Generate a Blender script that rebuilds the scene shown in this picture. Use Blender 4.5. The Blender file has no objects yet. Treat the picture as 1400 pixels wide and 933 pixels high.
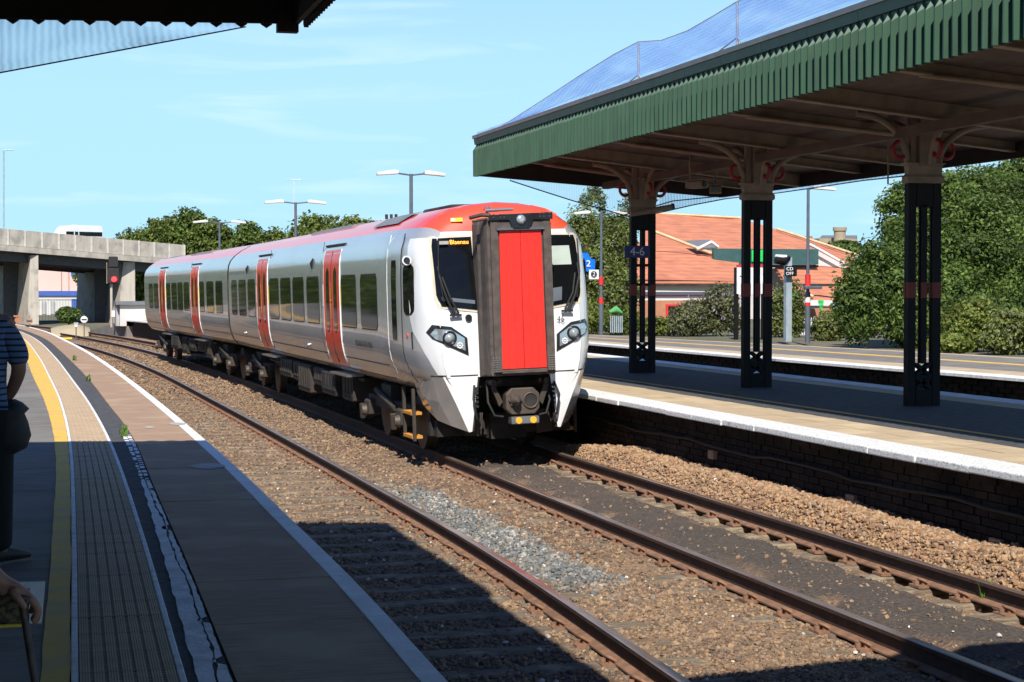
import bpy, bmesh, math, random
import numpy as np
from mathutils import Vector, Matrix, Euler
random.seed(7); RNG = np.random.default_rng(11)
scene = bpy.context.scene; COL = scene.collection
R = math.radians
# ---------------------------------------------------------------- camera, sky, sun, exposure
CAMZ = 2.30
YAW, PITCH, FPX = R(15.525), R(1.6587), 2400.0
cd = bpy.data.cameras.new('camera'); cam = bpy.data.objects.new('camera', cd); COL.objects.link(cam)
cam.location = (0, 0, CAMZ); cam.rotation_euler = (R(90) - PITCH, 0, -YAW)
cd.sensor_width = 36.0; cd.lens = FPX / 1400 * 36.0; cd.clip_start = 0.1; cd.clip_end = 5000
scene.camera = cam
SUN_D = Vector((0.31, 0.95, -1.0)).normalized()      # direction the light travels
sl = bpy.data.lights.new('sun', 'SUN'); sl.energy = 5.0; sl.angle = R(0.53); sl.color = (1.0, 0.945, 0.85)
so = bpy.data.objects.new('sun', sl); COL.objects.link(so); so.location = (0, -20, 40)
so.rotation_euler = SUN_D.to_track_quat('-Z', 'Y').to_euler()
W = bpy.data.worlds.new("World"); scene.world = W; W.use_nodes = True
nt = W.node_tree; nt.nodes.clear()
wo = nt.nodes.new('ShaderNodeOutputWorld'); bg = nt.nodes.new('ShaderNodeBackground'); bg.inputs[1].default_value = 0.062
sky = nt.nodes.new('ShaderNodeTexSky'); sky.sky_type = 'NISHITA'; sky.sun_disc = False
sky.sun_elevation = math.asin(-SUN_D.z); sky.sun_rotation = math.atan2(-SUN_D.x, -SUN_D.y)
sky.air_density = 1.0; sky.dust_density = 0.3; sky.ozone_density = 1.6; sky.altitude = 50
# thin wisps of cirrus over the whole sky
tc = nt.nodes.new('ShaderNodeTexCoord'); mp = nt.nodes.new('ShaderNodeMapping'); mp.inputs['Scale'].default_value = (3.0, 3.0, 22.0)
nz = nt.nodes.new('ShaderNodeTexNoise'); nz.inputs['Scale'].default_value = 2.6; nz.inputs['Detail'].default_value = 7; nz.inputs['Distortion'].default_value = 0.6
cr = nt.nodes.new('ShaderNodeValToRGB'); cr.color_ramp.elements[0].position = 0.54; cr.color_ramp.elements[1].position = 0.76
cr.color_ramp.elements[1].color = (0.42, 0.42, 0.42, 1)
mxw = nt.nodes.new('ShaderNodeMixRGB'); mxw.inputs[2].default_value = (9.5, 10.0, 10.4, 1)
nt.links.new(tc.outputs['Generated'], mp.inputs[0]); nt.links.new(mp.outputs[0], nz.inputs['Vector']); nt.links.new(nz.outputs[0], cr.inputs[0])
tint = nt.nodes.new('ShaderNodeMixRGB'); tint.blend_type = 'MULTIPLY'; tint.inputs[0].default_value = 1; tint.inputs[2].default_value = (0.50, 0.82, 1.45, 1)
nt.links.new(sky.outputs[0], tint.inputs[1]); nt.links.new(tint.outputs[0], mxw.inputs[1]); mxw.inputs[0].default_value = 0.0; hz = nt.nodes.new('ShaderNodeMixRGB'); hz.inputs[0].default_value = 0.62; hz.inputs[2].default_value = (6.5, 11.0, 13.8, 1)
sz = nt.nodes.new('ShaderNodeSeparateXYZ'); mr = nt.nodes.new('ShaderNodeMapRange'); mr.interpolation_type = 'SMOOTHSTEP'
mr.inputs['From Min'].default_value = 0.08; mr.inputs['From Max'].default_value = 0.42; mr.inputs['To Min'].default_value = 0.90; mr.inputs['To Max'].default_value = 0.0
nt.links.new(tc.outputs['Generated'], sz.inputs[0]); nt.links.new(sz.outputs[2], mr.inputs[0]); nt.links.new(mr.outputs[0], hz.inputs[0])
nt.links.new(mxw.outputs[0], hz.inputs[1]); cl = nt.nodes.new('ShaderNodeMixRGB'); cl.inputs[2].default_value = (11.0, 13.4, 14.4, 1); nt.links.new(cr.outputs[0], cl.inputs[0]); nt.links.new(hz.outputs[0], cl.inputs[1]); nt.links.new(cl.outputs[0], bg.inputs[0]); nt.links.new(bg.outputs[0], wo.inputs[0])
scene.view_settings.view_transform = 'Standard'; scene.view_settings.look = 'None'
scene.view_settings.exposure = 0.42; scene.view_settings.gamma = 1.0
scene.cycles.max_bounces = 6; scene.cycles.transparent_max_bounces = 16
# ---------------------------------------------------------------- survey helpers: a photo point seen on a plane of the place
_fw = Vector((math.sin(YAW) * math.cos(PITCH), math.cos(YAW) * math.cos(PITCH), -math.sin(PITCH)))
_rt = Vector((math.cos(YAW), -math.sin(YAW), 0)); _up = _rt.cross(_fw)
def _ray(px, py): return _fw * FPX + _rt * (px - 700) + _up * (466.5 - py)
def at(px, py, Y): r = _ray(px, py); return Vector((0, 0, CAMZ)) + r * (Y / r.y)
def atx(px, py, X): r = _ray(px, py); return Vector((0, 0, CAMZ)) + r * (X / r.x)
def atz(px, py, Z): r = _ray(px, py); return Vector((0, 0, CAMZ)) + r * ((Z - CAMZ) / r.z)
# ---------------------------------------------------------------- materials
MATS = {}
def mat(name, col, rough=0.7, metal=0.0, col2=None, scale=4.0, detail=4, contrast=(0.35, 0.65), bump=0.0, bscale=40.0,
        coat=0.0, attr=None, stretch=(1, 1, 1), emit=0.0, spec=0.5, col3=None, scale3=1.0, trans=0.0):
    m = bpy.data.materials.new(name); m.use_nodes = True; n = m.node_tree.nodes; L = m.node_tree.links
    b = n['Principled BSDF']; b.inputs['Roughness'].default_value = rough; b.inputs['Metallic'].default_value = metal
    b.inputs['Coat Weight'].default_value = coat; b.inputs['Coat Roughness'].default_value = 0.04
    b.inputs['Specular IOR Level'].default_value = spec
    geo = n.new('ShaderNodeNewGeometry'); mpn = n.new('ShaderNodeMapping'); mpn.inputs['Scale'].default_value = stretch
    L.new(geo.outputs['Position'], mpn.inputs[0])
    out = None
    if attr:
        a = n.new('ShaderNodeAttribute'); a.attribute_name = attr; out = a.outputs['Color']
    c2 = col2 if col2 else tuple(c * 0.8 for c in col)
    t = n.new('ShaderNodeTexNoise'); t.inputs['Scale'].default_value = scale; t.inputs['Detail'].default_value = detail
    L.new(mpn.outputs[0], t.inputs['Vector'])
    r = n.new('ShaderNodeValToRGB'); r.color_ramp.elements[0].position = contrast[0]; r.color_ramp.elements[1].position = contrast[1]
    L.new(t.outputs[0], r.inputs[0])
    r.color_ramp.elements[0].color = (*c2, 1); r.color_ramp.elements[1].color = (*col, 1)
    if attr:
        mx = n.new('ShaderNodeMixRGB'); mx.blend_type = 'MULTIPLY'; mx.inputs[0].default_value = 1
        L.new(out, mx.inputs[1]); L.new(r.outputs[0], mx.inputs[2]); out = mx.outputs[0]
    else: out = r.outputs[0]
    if col3:
        t3 = n.new('ShaderNodeTexNoise'); t3.inputs['Scale'].default_value = scale3; t3.inputs['Detail'].default_value = 5
        L.new(geo.outputs['Position'], t3.inputs['Vector'])
        r3 = n.new('ShaderNodeValToRGB'); r3.color_ramp.elements[0].position = 0.5; r3.color_ramp.elements[1].position = 0.66
        L.new(t3.outputs[0], r3.inputs[0]); m3 = n.new('ShaderNodeMixRGB'); L.new(r3.outputs[0], m3.inputs[0]); L.new(out, m3.inputs[1]); m3.inputs[2].default_value = (*col3, 1); out = m3.outputs[0]
    L.new(out, b.inputs['Base Color'])
    if bump:
        tb = n.new('ShaderNodeTexNoise'); tb.inputs['Scale'].default_value = bscale; tb.inputs['Detail'].default_value = 4
        L.new(mpn.outputs[0], tb.inputs['Vector']); bp = n.new('ShaderNodeBump'); bp.inputs['Strength'].default_value = bump; bp.inputs['Distance'].default_value = 0.02
        L.new(tb.outputs[0], bp.inputs['Height']); L.new(bp.outputs[0], b.inputs['Normal'])
    if emit:
        b.inputs['Emission Color'].default_value = (*col, 1); b.inputs['Emission Strength'].default_value = emit
    if trans:
        b.inputs['Subsurface Weight'].default_value = 0.0
        tr = n.new('ShaderNodeBsdfTranslucent'); L.new(out, tr.inputs[0]); ms = n.new('ShaderNodeMixShader'); ms.inputs[0].default_value = trans
        L.new(b.outputs[0], ms.inputs[1]); L.new(tr.outputs[0], ms.inputs[2]); L.new(ms.outputs[0], n['Material Output'].inputs[0])
    MATS[name] = m; return m
def netmat(name, col, density, wave=8.0, direction=(1, 1, 1)):
    m = bpy.data.materials.new(name); m.use_nodes = True; n = m.node_tree.nodes; L = m.node_tree.links
    b = n['Principled BSDF']; b.inputs['Base Color'].default_value = (*col, 1); b.inputs['Roughness'].default_value = 0.6
    tr = n.new('ShaderNodeBsdfTransparent'); ms = n.new('ShaderNodeMixShader'); tl = n.new('ShaderNodeBsdfTranslucent'); tl.inputs[0].default_value = (*col, 1)
    m2 = n.new('ShaderNodeMixShader'); m2.inputs[0].default_value = 0.5; L.new(b.outputs[0], m2.inputs[1]); L.new(tl.outputs[0], m2.inputs[2])
    geo = n.new('ShaderNodeNewGeometry'); w = n.new('ShaderNodeTexWave'); w.inputs['Scale'].default_value = wave; w.inputs['Distortion'].default_value = 2.2
    w.inputs['Detail'].default_value = 2; w.inputs['Detail Scale'].default_value = 0.6
    mpn = n.new('ShaderNodeMapping'); mpn.inputs['Scale'].default_value = direction; L.new(geo.outputs['Position'], mpn.inputs[0]); L.new(mpn.outputs[0], w.inputs['Vector'])
    nn_ = n.new('ShaderNodeTexNoise'); nn_.inputs['Scale'].default_value = 1.1; nn_.inputs['Detail'].default_value = 3; mq = n.new('ShaderNodeMath'); mq.operation = 'MULTIPLY'; L.new(geo.outputs['Position'], nn_.inputs['Vector'])
    ma = n.new('ShaderNodeMath'); ma.operation = 'MULTIPLY_ADD'; ma.inputs[1].default_value = density * 0.55; ma.inputs[2].default_value = density * 0.7
    L.new(w.outputs['Fac'], ma.inputs[0]); mv = n.new('ShaderNodeMath'); mv.operation = 'MULTIPLY_ADD'; mv.inputs[1].default_value = 2.2; mv.inputs[2].default_value = -0.1; L.new(nn_.outputs[0], mv.inputs[0]); L.new(ma.outputs[0], mq.inputs[0]); L.new(mv.outputs[0], mq.inputs[1]); mq.use_clamp = True; L.new(mq.outputs[0], ms.inputs[0]); L.new(tr.outputs[0], ms.inputs[1]); L.new(m2.outputs[0], ms.inputs[2])
    L.new(ms.outputs[0], n['Material Output'].inputs[0]); MATS[name] = m; return m
mat('ballast_ground', (1, 1, 1), 0.95, attr='col', col2=(0.45, 0.42, 0.4), scale=38, bump=1.0, bscale=45)
mat('stone', (1, 1, 1), 0.9, attr='col', col2=(0.7, 0.68, 0.66), scale=60)
mat('sleeper', (0.24, 0.185, 0.125), 0.9, col2=(0.11, 0.085, 0.06), scale=6, stretch=(1, 7, 3), bump=0.8, bscale=18, col3=(0.30, 0.24, 0.16), scale3=5)
mat('rail_rust_shaded', (0.075, 0.036, 0.022), 0.8, col2=(0.04, 0.022, 0.015), scale=12, bump=0.3)  # rust colour deepened to carry the shadow under the rail head
mat('rail_top', (0.52, 0.40, 0.33), 0.30, 0.7, col2=(0.34, 0.21, 0.13), scale=5, stretch=(4, .3, 1))
mat('chair', (0.27, 0.145, 0.085), 0.85, col2=(0.17, 0.09, 0.055), scale=20)
mat('rail_foot', (0.25, 0.135, 0.08), 0.85, col2=(0.16, 0.085, 0.05), scale=9)
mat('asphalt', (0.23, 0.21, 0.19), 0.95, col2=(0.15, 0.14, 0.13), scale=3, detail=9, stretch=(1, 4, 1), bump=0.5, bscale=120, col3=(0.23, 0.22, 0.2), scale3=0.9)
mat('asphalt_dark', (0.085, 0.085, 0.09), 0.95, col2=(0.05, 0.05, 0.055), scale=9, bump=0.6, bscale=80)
mat('yellow_paint', (0.80, 0.47, 0.06), 0.8, col2=(0.66, 0.41, 0.09), scale=14, detail=9, contrast=(.25, .75), col3=(0.58, 0.38, 0.14), scale3=3.5)
mat('tactile', (0.58, 0.43, 0.28), 0.9, col2=(0.48, 0.36, 0.24), scale=5, bump=0.2)
mat('tactile_groove', (0.26, 0.20, 0.15), 0.95, col2=(0.19, 0.15, 0.11), scale=14)
mat('white_paint', (0.84, 0.84, 0.83), 0.8, col2=(0.72, 0.71, 0.69), scale=7, detail=6, bump=0.3)
mat('worn_white', (0.80, 0.81, 0.82), 0.85, col2=(0.60, 0.60, 0.60), scale=9, detail=8, contrast=(0.32, 0.6), bump=0.4)
mat('coping_brown', (0.42, 0.275, 0.175), 0.9, col2=(0.27, 0.18, 0.125), scale=5, stretch=(.8, 9, 1), detail=9, bump=0.35, bscale=30, col3=(0.42, 0.30, 0.2), scale3=1.4)
mat('patch_grey', (0.42, 0.40, 0.36), 0.9, col2=(0.36, 0.34, 0.3), scale=9)
mat('speckle_white', (0.72, 0.72, 0.71), 0.85, col2=(0.30, 0.30, 0.30), scale=40, detail=9, contrast=(0.30, 0.48), bump=0.5, bscale=60)
mat('tan_paving', (0.50, 0.38, 0.24), 0.9, col2=(0.40, 0.31, 0.20), scale=3.0, stretch=(1, 6, 1), detail=6, col3=(0.56, 0.44, 0.28), scale3=2)
mat('soot_shade_brick', (0.017, 0.012, 0.010), 0.9, col2=(0.008, 0.007, 0.006), scale=6, bump=0.6, col3=(0.04, 0.026, 0.02), scale3=1.6, spec=.3)  # soot-dark brick, colour darkened further for the shade under the coping
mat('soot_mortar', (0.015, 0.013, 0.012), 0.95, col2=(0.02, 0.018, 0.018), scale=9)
mat('canopy_green', (0.014, 0.068, 0.029), 0.5, col2=(0.009, 0.043, 0.020), scale=5, detail=8, contrast=(.3, .6), stretch=(1, 1, .25), spec=0.6, col3=(0.018, 0.066, 0.032), scale3=2.5)
mat('fascia_green', (0.025, 0.075, 0.062), 0.35, col2=(0.035, 0.10, 0.085), scale=1.6, detail=6, stretch=(1, 3, 1), spec=0.6)
mat('soffit', (0.125, 0.085, 0.065), 0.8, col2=(0.085, 0.058, 0.045), scale=2, stretch=(4, 1, 1))
mat('beam_cream', (0.28, 0.21, 0.15), 0.7, col2=(0.2, 0.15, 0.11), scale=5)
mat('iron_black', (0.006, 0.006, 0.007), 0.6, col2=(0.004, 0.004, 0.005), scale=8, spec=.25)
mat('iron_red', (0.20, 0.014, 0.008), 0.55)
mat('ring_red', (0.30, 0.02, 0.025), 0.55)
mat('net_post', (0.5, 0.48, 0.42), 0.6)
netmat('net_blue', (0.20, 0.36, 0.85), 0.38, wave=5, direction=(1, .4, 2))
netmat('net_pale', (0.16, 0.30, 0.75), 0.34, wave=6.5, direction=(.8, .8, 1.6))
netmat('net_thin', (0.22, 0.32, 0.62), 0.16, wave=6)
mat('dark_canopy', (0.022, 0.016, 0.014), 0.8, col2=(0.014, 0.011, 0.010), scale=2)
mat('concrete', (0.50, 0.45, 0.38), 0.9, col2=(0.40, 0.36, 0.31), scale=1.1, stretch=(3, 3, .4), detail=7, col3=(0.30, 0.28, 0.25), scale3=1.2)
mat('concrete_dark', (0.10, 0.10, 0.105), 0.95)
# train
mat('train_silver', (0.54, 0.555, 0.57), 0.25, 0.42, col2=(0.50, 0.515, 0.53), scale=0.9, detail=7, stretch=(1, .5, 1), coat=0.55, col3=(0.47, 0.47, 0.46), scale3=.8)
mat('train_white', (0.80, 0.81, 0.82), 0.22, 0.0, col2=(0.73, 0.735, 0.735), scale=2.4, detail=8, coat=0.8)
mat('train_red', (0.80, 0.045, 0.016), 0.38, 0.0, col2=(0.74, 0.04, 0.015), scale=1, coat=0.25)
mat('roof_red', (0.90, 0.085, 0.035), 0.40, 0.0, col2=(0.84, 0.075, 0.035), scale=0.8, coat=0.75)
mat('gangway_red', (0.82, 0.028, 0.018), 0.45, 0.0, col2=(0.70, 0.022, 0.014), scale=2.2, detail=8, stretch=(1, 1, .4), contrast=(.3, .6), col3=(0.62, 0.03, 0.02), scale3=14, bump=.15, bscale=30)
mat('gangway_rubber', (0.105, 0.082, 0.070), 0.85, col2=(0.06, 0.05, 0.045), scale=10, detail=6, bump=0.4, bscale=60)
mat('roof_grey', (0.24, 0.25, 0.26), 0.5, 0.2)
mat('glass_dark', (0.010, 0.012, 0.012), 0.04, 0.0, col2=(0.006, 0.008, 0.008), scale=1, coat=0.0, spec=0.18, bump=.02, bscale=2)
mat('cab_glass', (0.006, 0.007, 0.008), 0.04, 0.0, coat=0.0, spec=0.28)
mat('black_gloss', (0.012, 0.012, 0.014), 0.25, 0, coat=0.4)
mat('black_rubber', (0.016, 0.016, 0.016), 0.7)
mat('under_black', (0.022, 0.019, 0.017), 0.8, col2=(0.012, 0.011, 0.01), scale=5, col3=(0.05, 0.038, 0.028), scale3=2.5)
mat('under_grime', (0.055, 0.043, 0.032), 0.8, col2=(0.035, 0.028, 0.022), scale=4)
mat('steel_grime', (0.11, 0.085, 0.065), 0.6, 0.3, col2=(0.08, 0.06, 0.05), scale=9)
mat('steel_bright', (0.6, 0.6, 0.6), 0.3, 0.9)
mat('lamp_glass', (0.50, 0.56, 0.60), 0.07, 0.45, coat=1.0)
mat('blind', (0.40, 0.47, 0.42), 0.6)
mat('lamp_bowl', (0.55, 0.60, 0.62), 0.15, 0.7)
mat('amber', (0.85, 0.45, 0.03), 0.4)
mat('orange_step', (0.62, 0.27, 0.04), 0.7)
mat('led_orange', (1.0, 0.32, 0.03), 0.5, emit=2.2)
mat('signal_red', (1.0, 0.02, 0.02), 0.4, emit=5.0)
mat('indicator_white', (0.95, 0.95, 0.95), 0.5)
mat('yellow_label', (0.85, 0.62, 0.03), 0.5)
mat('cream_seal', (0.62, 0.56, 0.42), 0.6)
mat('ink', (0.03, 0.035, 0.04), 0.5)
mat('sign_blue', (0.0, 0.16, 0.75), 0.45)
mat('sign_navy', (0.012, 0.016, 0.12), 0.45)
mat('sign_white', (0.78, 0.78, 0.78), 0.5)
mat('sign_letter_grey', (0.55, 0.56, 0.6), 0.5)
mat('sign_red', (0.7, 0.03, 0.03), 0.5)
mat('sign_green', (0.02, 0.62, 0.10), 0.5)
mat('green_sheet', (0.04, 0.45, 0.10), 0.6)
mat('post_grey', (0.10, 0.12, 0.15), 0.5)
mat('galv', (0.42, 0.50, 0.55), 0.45, 0.3)
mat('lamp_white', (0.72, 0.70, 0.66), 0.5)
mat('brick_orange', (0.44, 0.20, 0.11), 0.9, col2=(0.36, 0.16, 0.09), scale=3)
def tiles(name, a, b, sc):
    m = mat(name, a, 0.85, col2=b, scale=1.2, detail=8, contrast=(0.3, 0.7)); n = m.node_tree.nodes; L = m.node_tree.links
    geo = n.new('ShaderNodeNewGeometry'); w = n.new('ShaderNodeTexWave'); w.bands_direction = 'Z'; w.inputs['Scale'].default_value = sc; w.inputs['Distortion'].default_value = 0.3
    L.new(geo.outputs['Position'], w.inputs['Vector']); bp = n.new('ShaderNodeBump'); bp.inputs['Strength'].default_value = 0.8; bp.inputs['Distance'].default_value = 0.05
    L.new(w.outputs['Fac'], bp.inputs['Height']); L.new(bp.outputs[0], n['Principled BSDF'].inputs['Normal'])
tiles('roof_tile', (0.60, 0.225, 0.12), (0.42, 0.15, 0.085), 1.6)
mat('verge_cream', (0.62, 0.50, 0.30), 0.7)
mat('wall_white', (0.62, 0.60, 0.58), 0.8, col2=(0.55, 0.53, 0.51), scale=.5)
mat('wall_pink', (0.78, 0.50, 0.45), 0.85, col2=(0.72, 0.46, 0.41), scale=.3)
mat('wall_blue', (0.05, 0.12, 0.45), 0.6)
mat('wall_grey', (0.42, 0.42, 0.43), 0.85, col2=(0.36, 0.36, 0.37), scale=1)
mat('slate', (0.16, 0.17, 0.19), 0.8)
mat('board_green', (0.035, 0.10, 0.095), 0.5)
mat('sandstone', (0.42, 0.34, 0.22), 0.9, col2=(0.30, 0.25, 0.17), scale=.6)
mat('leaf', (1, 1, 1), 0.55, attr='col', col2=(0.75, 0.8, 0.7), scale=2.5, trans=0.5)
mat('bark', (0.11, 0.085, 0.06), 0.9, col2=(0.06, 0.05, 0.035), scale=8)
mat('land', (0.10, 0.105, 0.06), 0.95, col2=(0.17, 0.14, 0.10), scale=.12)
mat('hill', (0.10, 0.14, 0.13), 0.95, col2=(0.07, 0.10, 0.09), scale=.02)
# road film and brake dust low on the body sides
m = MATS['train_silver']; n = m.node_tree.nodes; L = m.node_tree.links; b_ = n['Principled BSDF']; src = b_.inputs['Base Color'].links[0].from_socket
geo = n.new('ShaderNodeNewGeometry'); sp = n.new('ShaderNodeSeparateXYZ'); L.new(geo.outputs['Position'], sp.inputs[0]); mr_ = n.new('ShaderNodeMapRange'); mr_.inputs['From Min'].default_value = 1.55; mr_.inputs['From Max'].default_value = 0.95; L.new(sp.outputs[2], mr_.inputs[0])
tn = n.new('ShaderNodeTexNoise'); tn.inputs['Scale'].default_value = 2.2; tn.inputs['Detail'].default_value = 8; L.new(geo.outputs['Position'], tn.inputs['Vector']); mu = n.new('ShaderNodeMath'); mu.operation = 'MULTIPLY'; L.new(mr_.outputs[0], mu.inputs[0]); L.new(tn.outputs[0], mu.inputs[1])
mx_ = n.new('ShaderNodeMixRGB'); mx_.inputs[2].default_value = (0.20, 0.155, 0.115, 1); L.new(mu.outputs[0], mx_.inputs[0]); L.new(src, mx_.inputs[1]); L.new(mx_.outputs[0], b_.inputs['Base Color'])
# people
mat('skin', (0.33, 0.17, 0.11), 0.55, col2=(0.28, 0.14, 0.09), scale=12)
mat('hair', (0.035, 0.025, 0.02), 0.6)
mat('trouser_black', (0.006, 0.006, 0.008), 0.85)
mat('bag_black', (0.012, 0.012, 0.014), 0.7, col2=(0.02, 0.02, 0.022), scale=20)
mat('bag_beige', (0.20, 0.16, 0.09), 0.85, col2=(0.05, 0.05, 0.04), scale=60, contrast=(.45, .55))
mat('cane_wood', (0.08, 0.045, 0.025), 0.5, col2=(0.02, 0.015, 0.012), scale=22)
mat('shoe', (0.02, 0.02, 0.02), 0.6); mat('shoe_sole', (0.12, 0.11, 0.10), 0.8)
mat('coat_dark', (0.02, 0.022, 0.03), 0.85)
mat('weed', (0.16, 0.26, 0.05), 0.7, col2=(0.08, 0.16, 0.03), scale=30, trans=.3)
m = mat('striped_shirt', (0.16, 0.24, 0.40), 0.85); n = m.node_tree.nodes; L = m.node_tree.links
geo = n.new('ShaderNodeNewGeometry'); wv = n.new('ShaderNodeTexWave'); wv.bands_direction = 'Z'; wv.inputs['Scale'].default_value = 9.5; wv.inputs['Distortion'].default_value = 0.4; wv.inputs['Detail'].default_value = 1
rr = n.new('ShaderNodeValToRGB'); rr.color_ramp.elements[0].position = 0.72; rr.color_ramp.elements[1].position = 0.80
rr.color_ramp.elements[0].color = (0.10, 0.17, 0.33, 1); rr.color_ramp.elements[1].color = (0.012, 0.016, 0.03, 1)
L.new(geo.outputs['Position'], wv.inputs['Vector']); L.new(wv.outputs['Fac'], rr.inputs[0]); L.new(rr.outputs[0], n['Principled BSDF'].inputs['Base Color'])
# ---------------------------------------------------------------- mesh helpers
class MB:
    def __init__(s): s.v = []; s.f = []; s.m = []; s.sm = []
    def add(s, v, f, m=0, smooth=False):
        o = len(s.v); s.v.extend([tuple(p) for p in v]); s.f.extend([tuple(o + i for i in q) for q in f]); s.m.extend([m] * len(f)); s.sm.extend([smooth] * len(f)); return s
    def box(s, x0, x1, y0, y1, z0, z1, m=0, M=None, bev=0.0):
        if bev:
            b = bev
            ring = lambda z, i: [(x0 + b - i, y0 - 0 + (b - i), z), (x1 - b + i, y0 + (b - i), z), (x1 - b + i, y1 - (b - i), z), (x0 + b - i, y1 - (b - i), z)]
            v = ring(z0, 0) + ring(z0 + b, b) + ring(z1 - b, b) + ring(z1, 0)
            f = [(3, 2, 1, 0), (12, 13, 14, 15)]
            for k in range(3):
                for i in range(4): j = (i + 1) % 4; f.append((4 * k + i, 4 * k + j, 4 * k + 4 + j, 4 * k + 4 + i))
        else:
            v = [(x0, y0, z0), (x1, y0, z0), (x1, y1, z0), (x0, y1, z0), (x0, y0, z1), (x1, y0, z1), (x1, y1, z1), (x0, y1, z1)]
            f = [(3, 2, 1, 0), (4, 5, 6, 7), (0, 1, 5, 4), (1, 2, 6, 5), (2, 3, 7, 6), (3, 0, 4, 7)]
        if M is not None: v = [M @ Vector(p) for p in v]
        return s.add(v, f, m)
    def tube(s, pts, r, n=8, m=0, caps=True, smooth=True):
        pts = [Vector(p) for p in pts]; rs = r if isinstance(r, (list, tuple)) else [r] * len(pts)
        v = []; prev = None
        for i, p in enumerate(pts):
            d = (pts[min(i + 1, len(pts) - 1)] - pts[max(i - 1, 0)]).normalized()
            u = d.cross(Vector((0, 0, 1)) if abs(d.z) < 0.9 else Vector((1, 0, 0))) if prev is None else prev - d * prev.dot(d)
            u.normalize(); prev = u; w = d.cross(u)
            for k in range(n): a = 2 * math.pi * k / n; v.append(p + (u * math.cos(a) + w * math.sin(a)) * rs[i])
        f = [(i * n + k, i * n + (k + 1) % n, (i + 1) * n + (k + 1) % n, (i + 1) * n + k) for i in range(len(pts) - 1) for k in range(n)]
        s.add(v, f, m, smooth)
        if caps:
            s.add(v[:n], [tuple(range(n))[::-1]], m); s.add(v[-n:], [tuple(range(n))], m)
        return s
    def cyl(s, a, b, r, r2=None, n=16, m=0): return s.tube([a, b], [r, r if r2 is None else r2], n, m)
    def prism(s, poly, axis, a, b, m=0, M=None):   # poly = 2D points in the other two axes
        def P(u, w, t): return {'x': (t, u, w), 'y': (u, t, w), 'z': (u, w, t)}[axis]
        v = [P(u, w, a) for u, w in poly] + [P(u, w, b) for u, w in poly]; k = len(poly)
        if M is not None: v = [M @ Vector(p) for p in v]
        return s.add(v, [tuple(range(k))[::-1], tuple(range(k, 2 * k))] + [(i, (i + 1) % k, k + (i + 1) % k, k + i) for i in range(k)], m)
    def loft(s, rings, m=0, closed=True, smooth=True, caps=False):
        n = len(rings[0]); v = [p for r in rings for p in r]; K = n if closed else n - 1
        s.add(v, [(i * n + k, i * n + (k + 1) % n, (i + 1) * n + (k + 1) % n, (i + 1) * n + k) for i in range(len(rings) - 1) for k in range(K)], m, smooth)
        if caps: s.add(rings[0], [tuple(range(n))[::-1]], m); s.add(rings[-1], [tuple(range(n))], m)
        return s
    def slab(s, pts, th, m=0):     # polygon of 3D points given thickness th along its normal (downwards/back)
        P = [Vector(p) for p in pts]; nrm = Vector((0, 0, 0))
        for i in range(len(P)): nrm += P[i].cross(P[(i + 1) % len(P)])
        nrm.normalize(); k = len(P); v = P + [p - nrm * th for p in P]
        return s.add(v, [tuple(range(k)), tuple(range(k, 2 * k))[::-1]] + [(i, k + i, k + (i + 1) % k, (i + 1) % k) for i in range(k)], m)
    def ring(s, c, axis, R0, r, n=20, k=6, m=0):
        c = Vector(c); v = []
        for i in range(n):
            a = 2 * math.pi * i / n
            for j in range(k):
                b = 2 * math.pi * j / k; q = R0 + r * math.cos(b); h = r * math.sin(b)
                u, w = q * math.cos(a), q * math.sin(a)
                v.append(c + Vector({'x': (h, u, w), 'y': (u, h, w), 'z': (u, w, h)}[axis]))
        return s.add(v, [(i * k + j, i * k + (j + 1) % k, ((i + 1) % n) * k + (j + 1) % k, ((i + 1) % n) * k + j) for i in range(n) for j in range(k)], m, True)
    def mesh(s, name, mats, off=None):
        me = bpy.data.meshes.new(name)
        vv = s.v if off is None else [(p[0] - off[0], p[1] - off[1], p[2] - off[2]) for p in s.v]
        me.from_pydata(vv, [], s.f)
        for q in (mats if isinstance(mats, (list, tuple)) else [mats]): me.materials.append(MATS[q])
        me.polygons.foreach_set('material_index', s.m); me.polygons.foreach_set('use_smooth', s.sm); me.update(); return me
def tag(o, label=None, cat=None, group=None, kind=None):
    if label: o['label'] = label
    if cat: o['category'] = cat
    if group: o['group'] = group
    if kind: o['kind'] = kind
    return o
def link(name, me, parent=None, loc=(0, 0, 0), rot=None):
    o = bpy.data.objects.new(name, me); COL.objects.link(o); o.location = loc
    if rot is not None: o.rotation_euler = rot
    if parent is not None: o.parent = parent
    return o
def build(name, mb, mats, parent=None, world=True, bevel=0.0):
    off = tuple(parent.matrix_basis.translation) if (parent is not None and world) else None
    if parent is not None and world and parent.parent is not None: off = tuple(parent.matrix_basis.translation + parent.parent.matrix_basis.translation)
    o = link(name, mb.mesh(name, mats, off), parent)
    if bevel:
        bm = o.modifiers.new('bevel', 'BEVEL'); bm.width = bevel; bm.segments = 2; bm.limit_method = 'ANGLE'
    return o
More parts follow.
